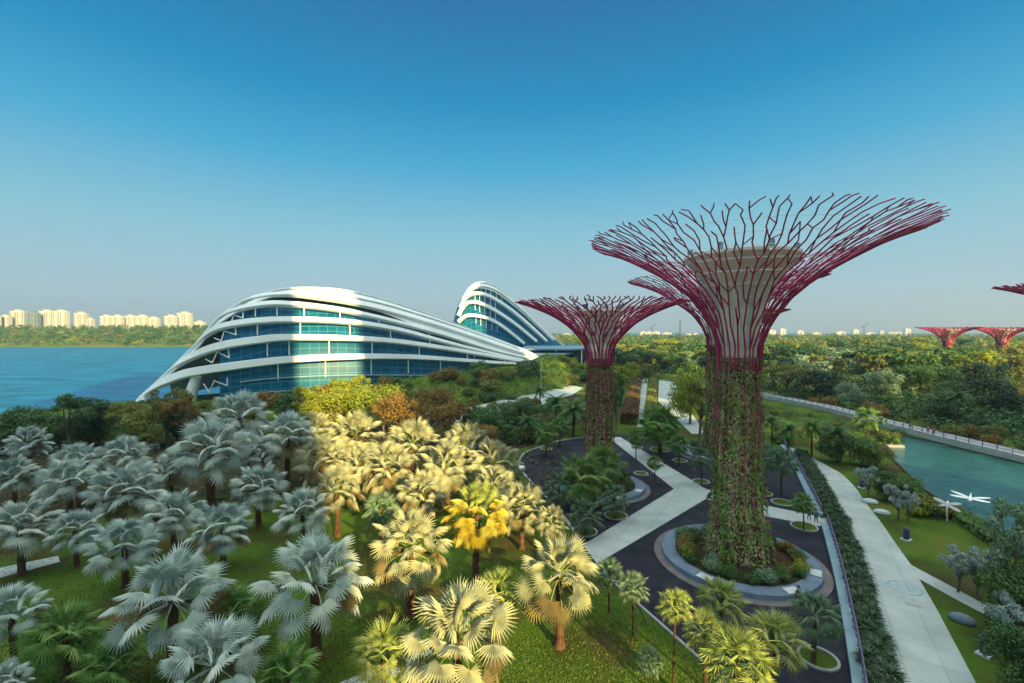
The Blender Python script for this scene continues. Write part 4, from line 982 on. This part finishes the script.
# steps through the railing
p = G(822,523); m = MB()
for k in range(4): m.box((p.x+0.5*k,p.y,0.06-0.012*k),(0.48,2.6,0.10), -0.2)
tag(m.build('steps', M_path), 'short flight of pale steps through the railing', 'steps')

# ---- lakeside
for i, (x, yt, yb, mt, key, wd, lb) in enumerate([
 (868,468,500,L_grey,'airyA',0.9,'silvery leaved tree beside the first white pebble seat'),(898,486,520,L_grey,'airyB',0.9,'left one of two silvery trees near the water'),(908,494,522,L_grey,'airyA',0.8,'right one of two silvery trees near the water'),
 (958,551,592,L_grey,'airyA',0.9,'grey leaved tree at the fork of the side path'),(978,553,600,L_grey,'airyB',0.9,'grey leaved tree right of the fork of the side path'),(1010,600,660,L_grey,'airyA',0.8,'silvery shrubby tree at the lower right edge'),
 (1012,506,640,L_gfan,'airyB',0.55,'tall thin grey green tree at the right edge'),(1000,570,620,L_olive,'roundA',0.9,'olive round tree near the right edge'),
 (840,432,464,L_dark,'lowA',1.35,'dark round tree beside the bend of the riverside path'),(862,436,466,L_mid,'lowB',1.35,'bright green round tree on the lake shore'),(876,443,470,L_olive,'lowA',1.35,'olive tree on the lake shore next to the bright green one'),
 (888,470,500,L_dark,'lowB',1.35,'dark tree behind the silvery ones at the water'),(906,474,504,L_mid,'lowB',1.35,'green tree with a lumpy crown at the waterside'),
 (930,492,514,L_olive,'bushB',1.3,'rounded olive bush at the waterside'),(918,503,516,L_lime,'bushB',1.2,'low yellow bush at the waterside'),(944,500,516,L_rust,'bushB',1.0,'rusty bush beside the white statue'),
 (1030,590,640,L_dark,'roundA',0.9,'dark tree leaning in at the right edge'),(1035,640,700,L_dark,'roundB',0.9,'dark tree in the bottom right corner'),(990,560,602,L_dark,'roundB',0.7,'dark shrubby tree behind the grey leaved ones')]):
    T(key, x, yt, yb, lb, mt, wide=wd)
for i, (x, yt, yb, mt, key, wd, lb) in enumerate([(1020,625,700,L_dark,'lowA',0.9,'dark leafy tree filling the lower right corner'),(1016,560,650,L_mid,'lowB',0.8,'green leafy tree behind the silvery shrub at the right edge'),
 (30,402,450,L_mid,'lowA',1.3,'broad green tree between the two leftmost dark trees'),(86,405,448,L_dark,'lowB',1.2,'dense dark tree right behind the many stemmed one'),(135,414,448,L_mid,'lowA',1.2,'bushy green tree in front of the open water near the dome foot'),(178,404,442,L_dark,'lowB',1.1,'dense dark tree under the support pier of the dome'),
 (660,356,372,L_dark,'lowA',1.2,'dense dark tree at the far end of the avenue'),(676,352,374,L_mid,'lowB',1.2,'mid green tree over the far end of the avenue'),(650,360,376,L_mid,'lowB',1.0,'small green tree at the far end of the garden walk'),(704,352,384,L_dark,'lowA',1.0,'dark tree at the left side of the hidden rear trunk')]):
    T(key, x, yt, yb, lb, mt, wide=wd)
# waterside hedge
hedge([(950,513),(965,522),(985,536),(1005,548),(1030,560)], 1.7, 1.0, L_mid, 'low green hedge along the near edge of the lake', 3500, group='lakeside hedge')
# shrubs of the slope between path and promenade
for i in range(42):
    for _ in range(30):
        x = rnd.uniform(765,905); y = rnd.uniform(408,446)
        up = 398+(x-760)*0.235+6; lo_ = 446+(x-790)*0.10
        if up < y < min(lo_, 452) : break
    p = G(x, y)
    sl = i % 3 == 0 and x > 780
    put_tree(['bushA','bushB'][i % 2], p.x, p.y, rnd.uniform(1.2,2.8), 'shrub on the planted slope between the riverside path and the promenade', 'shrub', 'shrub', 'shrubs on the lakeside slope', mat=rnd.choice([L_dark,L_mid,L_mid,L_olive,L_lime]))
# promenade beyond the lake
pr = [G(x, y) for x, y in [(700,384),(735,391),(763,398),(820,410),(880,426),(940,442),(1024,463),(1090,480)]]
pr = smoothline(pr, 4); root = empty('promenade', (pr[0].x,pr[0].y,0), 0, 'long pale promenade wall with a fence on the far side of the lake', 'promenade')
mW = MB(); mD = MB(); o0 = Vector((pr[0].x,pr[0].y,0))
for a, b in zip(pr[:-1], pr[1:]):
    d = b-a; c = (a+b)/2-o0; an = math.atan2(d.y,d.x); nn_ = Vector((-d.y, d.x,0)).normalized(); nn_ = nn_ if nn_.x > 0 else -nn_
    mW.box((c.x,c.y,0.65),(d.length*1.01,0.5,1.3), an); c2 = c+nn_*2.2; mD.box((c2.x,c2.y,0.61),(d.length*1.02,4.0,1.22), an)
mW.build('wall', M_path, root); mD.build('deck', M_kerb, root)
for zz in (1.75, 2.25):
    m = MB(); m.tube([p-o0+Vector((0,0,zz)) for p in pr], 0.05, 5); m.build('rail', M_rail, root)
for i, (p, d) in enumerate(along(pr, 2.6)):
    if i > 60: break
    q = p-o0; m = MB(); m.box((q.x,q.y,1.8),(0.12,0.12,1.0), math.atan2(d.y,d.x)); m.build('fence_post', M_rail, root)
# islet at the lake corner
m = MB(); p = G(895,447); m.box((p.x,p.y,0.2),(3.2,0.8,0.4),-0.1); tag(m.build('stone_ledge', M_kerb), 'pale stone ledge at the far corner of the lake', 'ledge')
# pebble seats
def pebble(x, y, a, b, h, mat, label, rz):
    p = G(x, y); bm = bmesh.new(); bmesh.ops.create_icosphere(bm, subdivisions=3, radius=1)
    for v in bm.verts:
        n_ = 1+0.06*noise.noise(v.co*1.7); v.co = Vector((v.co.x*a*n_, v.co.y*b*n_, max(-0.45, v.co.z)*h))
    me = bpy.data.meshes.new('pebble_seat'); bm.to_mesh(me); bm.free(); me.materials.append(mat); me.polygons.foreach_set('use_smooth', [True]*len(me.polygons))
    o = bpy.data.objects.new('pebble_seat', me); COL.objects.link(o); o.location = (p.x,p.y,h*0.42); o.rotation_euler = (0,0,rz); tag(o, label, 'stone', 'pebble shaped stones on the lawn')
pebble(870,503,0.95,0.55,0.45,M_stone,'smooth white pebble seat nearest the silvery tree',-0.6); pebble(882,514,0.95,0.55,0.45,M_stone,'second smooth white pebble seat beside the riverside path',-0.6); pebble(962,622,0.85,0.5,0.5,M_stoned,'blue grey pebble seat on the lawn below the side path',-0.7)
# violet statues
def statue(x, y, h, label):
    p = G(x, y); root = empty('statue', (p.x,p.y,0), 0.4, label, 'statue', 'violet garden statues')
    m = MB(); m.box((0,0,0.07),(0.95,0.8,0.14)); m.build('plinth', M_stone, root)
    m = MB(); m.lathe([(0.0,0.14),(0.30,0.14),(0.33,0.4*h),(0.26,0.62*h),(0.30,0.74*h),(0.23,0.9*h),(0.12,h),(0.01,h+0.02)], 20); m.build('figure', M_navy, root, smooth=True)
    m = MB(); m.tube([(0.38,0.1,0.2),(0.44,0.1,0.5*h),(0.3,0.1,0.72*h)], [0.12,0.1,0.07], 8); m.build('arm', M_navy, root, smooth=True)
statue(985,655,1.7,'violet statue on a pale plinth at the lower right'); statue(906,540,1.5,'violet statue in the middle of the lakeside lawn'); statue(862,488,1.4,'violet statue beside the silvery tree up the lawn')
# dragonfly sculptures
def dragonfly(p, k, rz, tilt, label, pole):
    root = empty('dragonfly_sculpture', p, rz, label, 'sculpture', 'white dragonfly sculptures')
    m = MB(); q = [Vector((0.9,0,0)),Vector((0.6,0,0.05)),Vector((0.1,0,0.1)),Vector((-0.5,0,0.1)),Vector((-1.3,0,0.05)),Vector((-2.2,0,0.0))]
    Rm = Matrix.Rotation(tilt, 3, 'Y'); tr = lambda v: (Rm @ v)*k+Vector((0,0,pole))
    m.tube([tr(v) for v in q], [0.12*k,0.26*k,0.30*k,0.16*k,0.10*k,0.04*k], 10); m.build('body', M_sculpt, root, smooth=True)
    for sx, a in ((0.35,0.25),(0.0,-0.30)):
        for sg in (-1, 1):
            m = MB(); n_ = 10; qs = []
            for i in range(n_+1):
                t = i/n_; wv = 0.30*math.sin(PI*min(1,t*0.92+0.06))**0.6; c = Vector((sx+a*2.1*t, sg*(0.15+2.0*t), 0.2+0.25*t)); qs += [tr(c+Vector((wv,0,0.0))), tr(c-Vector((wv,0,0))), tr(c+Vector((wv,0,0.05))), tr(c-Vector((wv,0,-0.05)))]
            m.add(qs, [f for i in range(n_) for f in ((4*i,4*i+4,4*i+5,4*i+1),(4*i+2,4*i+3,4*i+7,4*i+6),(4*i,4*i+2,4*i+6,4*i+4),(4*i+1,4*i+5,4*i+7,4*i+3))]); m.build('wing', M_sculpt, root)
    m = MB(); m.tube([(0,0,-0.1),(0,0,pole)], 0.07, 8); m.build('pole', M_sculpt, root)
dragonfly(G(970,507,0.02), 0.9, -2.4, 0.2, 'white dragonfly sculpture hovering over the lake', 1.1)
dragonfly(G(947,521,0.02), 0.62, 0.6, -1.25, 'white dragonfly sculpture standing upright on the lake bank', 2.0)
# lamp globe, street pole, distant mast
p = G(522,472); root = empty('globe_lamp', (p.x,p.y,0.02), 0, 'white globe lamp on the dark plaza near its left kerb', 'lamp')
m = MB(); m.lathe([(0.0,0.0),(0.35,0.0),(0.3,0.2),(0.0,0.22)], 20); m.build('base', M_kerb, root)
m = MB(); m.lathe([(0.02,0.2),(0.4,0.3),(0.55,0.62),(0.42,0.98),(0.02,1.12)], 24); m.build('globe', M_sculpt, root, smooth=True)
p = G(541,398); root = empty('street_lamp', (p.x,p.y,0), 0, 'thin grey street lamp at the bend of the service road', 'street lamp')
m = MB(); m.tube([(0,0,0),(0,0,14)], [0.16,0.09], 8); m.build('post', M_wire, root); m = MB(); m.box((0.6,0,14),(1.2,0.3,0.15)); m.build('lamp_head', M_wire, root)
p = D(680,335,700); root = empty('mast', (p.x,p.y,0), 0, 'slim dark mast on the horizon left of the largest supertree', 'mast')
m = MB(); m.tube([(0,0,0),(0,0,40)], [1.0,0.6], 6); m.build('pole', M_dark, root)

# ---- people
def skin_body(name, joints, edges, rad, mat, parent):
    me = bpy.data.meshes.new(name); me.from_pydata(joints, edges, []); o = bpy.data.objects.new(name, me); COL.objects.link(o)
    md = o.modifiers.new('Skin','SKIN'); me.skin_vertices or None
    lay = me.skin_vertices[0].data
    for i, r in enumerate(rad): lay[i].radius = (r, r*0.85)
    lay[0].use_root = True; md.use_smooth_shade = True
    sb = o.modifiers.new('Sub','SUBSURF'); sb.levels = 1; sb.render_levels = 2
    me.materials.append(mat); o.parent = parent; return o
def person(loc, rz, label, shirt, trousers, sit=False, walk=0.15):
    root = empty('person', loc, rz, label, 'person')
    if sit:
        J = [(0,0,0.55),(0,0.02,0.85),(0,0.03,1.02),(0,0,1.12),(0,-0.03,1.22),(0,-0.03,1.30),(-0.1,-0.02,0.53),(-0.12,-0.42,0.52),(-0.12,-0.45,0.08),(-0.12,-0.58,0.04),(0.1,-0.02,0.53),(0.12,-0.42,0.52),(0.12,-0.45,0.08),(0.12,-0.58,0.04),(-0.19,0.02,0.98),(-0.23,-0.05,0.72),(-0.14,-0.3,0.62),(0.19,0.02,0.98),(0.23,-0.05,0.72),(0.14,-0.3,0.62)]
    else:
        s = walk
        J = [(0,0,0.92),(0,0.0,1.2),(0,0.0,1.40),(0,-0.01,1.50),(0,-0.02,1.60),(0,-0.02,1.68),(-0.09,0,0.88),(-0.10,-s*0.6,0.50),(-0.10,-s,0.08),(-0.10,-s-0.14,0.04),(0.09,0,0.88),(0.10,s*0.5,0.50),(0.10,s,0.09),(0.10,s-0.13,0.04),(-0.19,0,1.38),(-0.25,s*0.4,1.12),(-0.25,-s*0.2,0.86),(0.19,0,1.38),(0.25,-s*0.4,1.12),(0.25,-s*0.7,0.86)]
    E = [(0,1),(1,2),(2,3),(3,4),(4,5),(0,6),(6,7),(7,8),(8,9),(0,10),(10,11),(11,12),(12,13),(2,14),(14,15),(15,16),(2,17),(17,18),(18,19)]
    Rr = [0.15,0.13,0.14,0.055,0.095,0.08,0.09,0.065,0.042,0.035,0.09,0.065,0.042,0.035,0.06,0.045,0.035,0.06,0.045,0.035]
    skin_body('body', J, E, Rr, M_skin, root)
    skin_body('shirt', [J[i] for i in (0,1,2,14,15,17,18)], [(0,1),(1,2),(2,3),(3,4),(2,5),(5,6)], [0.165,0.15,0.155,0.075,0.06,0.075,0.06], M_cloth[shirt], root)
    skin_body('trousers', [J[i] for i in (0,6,7,8,10,11,12)], [(0,1),(1,2),(2,3),(0,4),(4,5),(5,6)], [0.165,0.105,0.08,0.058,0.105,0.08,0.058], M_cloth[trousers], root)
    m = MB(); h = J[5]; m.lathe([(0.01,0.10),(0.07,0.075),(0.105,0.0),(0.10,-0.06)], 12, c=(h[0],h[1]+0.02,h[2])); m.build('hair', M_hair, root, smooth=True)
    return root
aS = -1.35; person((b1.x+7.7*math.cos(aS), b1.y+7.7*math.sin(aS), 0.16), aS+PI/2, 'person in black clothes seated on the rim of the large planter', 'black', 'black', sit=True)
p = G(809,520); person((p.x,p.y,0.03), 1.2, 'person in dark clothes walking near the railing steps', 'black', 'blue')
p = G(816,523); person((p.x,p.y,0.03), -1.0, 'person in a blue shirt at the railing steps', 'blue', 'black')
for x, y, sh, tr, lb in [(866,418,'white','tan','person in a white shirt on the far promenade'),(881,422,'blue','black','person in blue on the far promenade, left of a pair'),(886,424,'black','blue','person in dark clothes on the far promenade, right of a pair'),(928,433,'tan','black','person in a tan top on the promenade nearest the lake view'),(934,435,'red','blue','person in a red top on the promenade beside the one in tan'),(910,429,'blue','blue','person all in blue alone on the promenade')]:
    p = G(x, y, 1.22); person((p.x, p.y, 1.22), rnd.random()*6, lb, sh, tr)
p = G(84,447); person((p.x,p.y,0.03), 1.6, 'person in dark clothes on the road behind the silver palms', 'black', 'black')

# ================================================================= FORESTS
FM = [L_mid, L_mid, L_dark, L_dark, L_olive, L_olive, L_lime, L_gfan, L_olive]
FN = {id(L_mid):'mid green', id(L_dark):'dark green', id(L_olive):'olive green', id(L_lime):'yellow green', id(L_gfan):'grey green', id(L_rust):'rust brown', id(L_pine):'very dark'}
def prom_x(y):
    best = min(pr, key=lambda q: abs(q.y-y)); return best.x
placed = []; tries = 0
while len(placed) < 190 and tries < 20000:
    tries += 1
    Y = 95+ (430-95)*rnd.random()**0.75; X = rnd.uniform(30, 470)
    u = X/Y
    if u > 1.22 or u < 0.20: continue
    if Y < 190 and X < prom_x(Y)+6.5: continue
    if Y >= 190 and u < 0.30 and Y < 235: continue
    if Y >= 165 and Y < 235 and u < 0.48 and u > 0.29 and (X < prom_x(Y)+7): continue
    dmin = 7.0 if Y < 200 else 9.0
    if any((X-a)**2+(Y-b)**2 < dmin**2 for a, b in placed): continue
    if (X-G(830,388).x)**2+(Y-G(830,388).y)**2 < 80: continue
    placed.append((X, Y))
for i, (X, Y) in enumerate(placed):
    near = Y < 175; mt = rnd.choice(FM if Y > 170 else [L_mid,L_dark,L_dark,L_gfan,L_mid,L_olive,L_pine])
    h = rnd.uniform(7,13) if near else rnd.uniform(8,18)
    key = rnd.choice(['roundA','lowA','airyA','lowB','umbA','lowA']) if near else 'far%d' % rnd.randrange(5)
    where = 'near part of the forest just beyond the promenade' if near else ('middle of the forest right of the supertrees' if Y < 300 else 'far part of the forest toward the skyline')
    col = FN[id(mt)]
    put_tree(key, X, Y, h, '%s tree in the %s' % (col, where), 'tree', 'tree', '%s trees, %s' % (col, where), mat=mt, wide=rnd.uniform(1.15,1.5))
for i, (x, Y, h, lb) in enumerate([(938,222,15.5,'yellow green tree in front of the distant left supertree of the pair'),(956,216,14.5,'olive tree hiding the foot of the distant left supertree'),(988,220,15,'yellow tree left of the distant right supertree trunk'),(1012,214,14.5,'olive tree hiding the foot of the distant right supertree'),(972,230,17,'green tree between the two distant touching supertrees')]):
    p = D(x, HZ, Y); put_tree('far%d' % [0,1,4,0,1][i], p.x, p.y, h, lb, 'tree', 'tree', 'trees round the distant supertrees', mat=[L_lime,L_olive,L_lime,L_olive,L_mid][i], wide=1.3)
# scrub under the near forest
for i in range(32):
    Y = rnd.uniform(85,165); X = prom_x(Y)+rnd.uniform(5.5,18)
    put_tree(['bushA','bushB'][i % 2], X, Y, rnd.uniform(1.8,4.5), 'shrub behind the promenade at the foot of the forest', 'shrub', 'shrub', 'shrubs behind the promenade', mat=rnd.choice([L_dark,L_mid,L_olive,L_rust]))
def wood(name, n, pf, sz, mats, label, seed):
    rn = random.Random(seed); mb = MB()
    for i in range(n):
        X, Y, Z, h, r = pf(rn); mi = rn.randrange(len(mats))
        bl = [((X+rn.uniform(-.6,.6)*r, Y+rn.uniform(-.6,.6)*r, Z+h*rn.uniform(0.4,0.8)), r*rn.uniform(0.4,0.65)) for _ in range(4)]
        bush_leaves(mb, bl, 60, sz, rn, mi=mi)
    tag(mb.build(name, mats), label, 'woodland', kind='stuff')
def pf0(rn):
    while True:
        Y = rn.uniform(95,440); X = rn.uniform(0.2,1.25)*Y
        if Y < 190 and X < prom_x(Y)+9: continue
        if 165 <= Y < 240 and X/Y < 0.46: continue
        return X, Y, 0, rn.uniform(0.8,3.0), rn.uniform(2,4)
wood('undergrowth', 1600, pf0, 0.8, [L_dark, L_pine, L_mid, L_dark], 'dense undergrowth closing the floor of the forest', 30)
def pf1(rn):
    Y = 430+ (1380-430)*rn.random()**0.8; u = rn.uniform(0.08, 1.25)
    return u*Y, Y, 0, rn.uniform(10,19), rn.uniform(6,10)
wood('distant_wood', 1500, pf1, 2.6, [L_mid, L_dark, L_olive, L_mid, L_dark, L_olive], 'distant unbroken woodland reaching the horizon right of centre', 31)
def pf2(rn):
    Y = 745+(1000-745)*rn.random(); X = rn.uniform(-1.22,-0.50)*Y
    z = 1+ (Y-745)*0.10
    return X, Y, z, rn.uniform(5,9)+ (Y-745)*0.02, rn.uniform(4,7)
wood('shore_wood', 1000, pf2, 2.2, [L_mid, L_olive, L_mid, L_dark, L_dark], 'low scrub and woodland massed along the far shore of the bay', 32)
for i in range(70):
    Y = rnd.uniform(770,960); X = -Y*rnd.uniform(0.62,1.12); mt = rnd.choice([L_mid,L_dark,L_dark,L_olive]); col = FN[id(mt)]
    put_tree('far%d' % (i % 5), X, Y, rnd.uniform(10,17), '%s tree rising from the far shore of the bay' % col, 'tree', 'tree', '%s trees on the far shore' % col, z=(Y-745)*0.095, mat=mt)
# extra trees between dome tip and avenue, behind the mid sized supertree
for i in range(34):
    Y = rnd.uniform(200,330); u = rnd.uniform(0.14,0.34); mt = rnd.choice([L_lime,L_olive,L_mid,L_dark]); col = FN[id(mt)]
    if u*Y > 38 and Y < 235 and u > 0.27: continue
    put_tree('far%d' % (i % 5), u*Y+ (8 if Y < 260 else 0), Y, rnd.uniform(6,10), '%s tree beyond the garden walk, behind the mid sized supertree' % col, 'tree', 'tree', '%s trees beyond the garden walk' % col, mat=mt)

# ================================================================= SKYLINES
def block(x0, x1, ytop, Y, label, group, win=True, mat=None, name='apartment_block'):
    a = D(x0, HZ, Y); b = D(x1, HZ, Y); top_ = CH+(HZ-ytop)*Y/F-5; wd = b.x-a.x; dp = 9
    root = empty(name, ((a.x+b.x)/2, Y+dp/2, 0), 0, label, 'building', group)
    m = MB(); m.box((0,0,top_/2),(wd,dp,top_)); n = max(1, int(wd/26))
    for k in range(n): m.box((-wd/2+(k+0.5)*wd/n, 0, top_+1.7),(wd/n*0.45,dp*0.6,3.4))
    for k in range(n*2): m.box((-wd/2+(k+0.5)*wd/(n*2), -dp/2-1.0, top_*0.48),(wd/(n*2)*0.42,2.0,top_*0.95))
    m.build('wall', mat or M_city, root)
    if win:
        m = MB(); fl = int(top_/3.2)
        for k in range(n*2):
            for q in range(2):
                m.box((-wd/2+(k+0.5+(0.36 if q else -0.36))*wd/(n*2), -dp/2-0.15, top_*0.5),(wd/(n*2)*0.10,0.3,top_*0.9))
        m.build('windows', M_citywin, root)
lefts = [(-14,-2,313,'just beyond the left edge'),(0,9,314,'lowest, at the left picture edge'),(10,24,309,'tall, first on the left'),(25,38,311,'with a blue grey front between two paler ones'),(39,67,309,'widest and tallest of the left cluster'),(74,86,311,'narrow, standing left of the gap'),(87,92,317,'tiny low one beside the gap'),(100,122,314,'broad one in the middle of the skyline'),(124,147,314,'long one right of the middle'),(148,158,316,'low one joined to the long block'),(164,176,314,'stepped one before the white dome'),(177,191,311,'tall one nearest the white dome'),(194,204,320,'low one touching the dome outline')]
for i, (a, b, t, w_) in enumerate(lefts):
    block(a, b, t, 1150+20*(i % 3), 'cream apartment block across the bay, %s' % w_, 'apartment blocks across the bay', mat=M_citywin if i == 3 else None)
rr2 = random.Random(9)
names = ['small white building on the horizon under the left supertree canopy','pale low hall on the horizon right of the mid sized canopy','long pale roof on the horizon right of the mid sized canopy','cream block on the horizon beside the mast','low pale roof left of the rear trunk','low block just right of the largest trunk','twin pale block on the right horizon','reddish white block on the right horizon','low white hall on the right horizon','pale pink block on the right horizon','narrow white block mid right horizon','low blue grey shed on the right horizon','white tank like block on the right horizon','long low pale shed on the right horizon','cream tower left of the distant pair of supertrees']
spots = [(562,572,333),(575,590,332),(640,660,331),(662,672,332),(685,700,333),(768,776,329.5),(780,786,328),(797,804,330),(812,822,332),(836,846,331),(853,859,329),(866,876,332),(880,884,330),(888,902,331.5),(905,911,328)]
for (a, b, t), nm in zip(spots, names):
    block(a, b, t, 2300, nm, 'low buildings on the right horizon', win=False)
for x, h_, nm in ((864,326,'tall dark harbour crane on the right horizon'),(652,327,'thin harbour crane on the horizon near the mast')):
    p = D(x, HZ, 2000); k = 2000/F; root = empty('harbour_crane', (p.x, p.y, 0), 0, nm, 'crane', 'harbour cranes')
    m = MB(); hh = CH+(HZ-h_)*k; m.tube([(0,0,0),(0,0,hh)], 1.6, 4); m.build('tower', M_dark, root); m = MB(); m.tube([(-10,0,hh*0.8),(18,0,hh+14)], 1.4, 4); m.build('jib', M_dark, root)

# ================================================================= HAZE
HAZE = 0.00018
hm = bpy.data.materials.new('haze'); hm.use_nodes = True; hn = hm.node_tree.nodes; hn.remove(hn['Principled BSDF'])
pv = hn.new('ShaderNodeVolumePrincipled'); pv.inputs['Color'].default_value = (0.74,0.90,1.0,1); pv.inputs['Density'].default_value = HAZE; pv.inputs['Anisotropy'].default_value = 0.55
hm.node_tree.links.new(pv.outputs[0], hn['Material Output'].inputs['Volume'])
m = MB(); m.add([(x,y,z) for z in (-9,215) for x,y in ((-5000,-900),(6000,-900),(6000,6000),(-5000,6000))], [(3,2,1,0),(4,5,6,7),(0,1,5,4),(1,2,6,5),(2,3,7,6),(3,0,4,7)])
tag(m.build('haze', hm), kind='stuff')
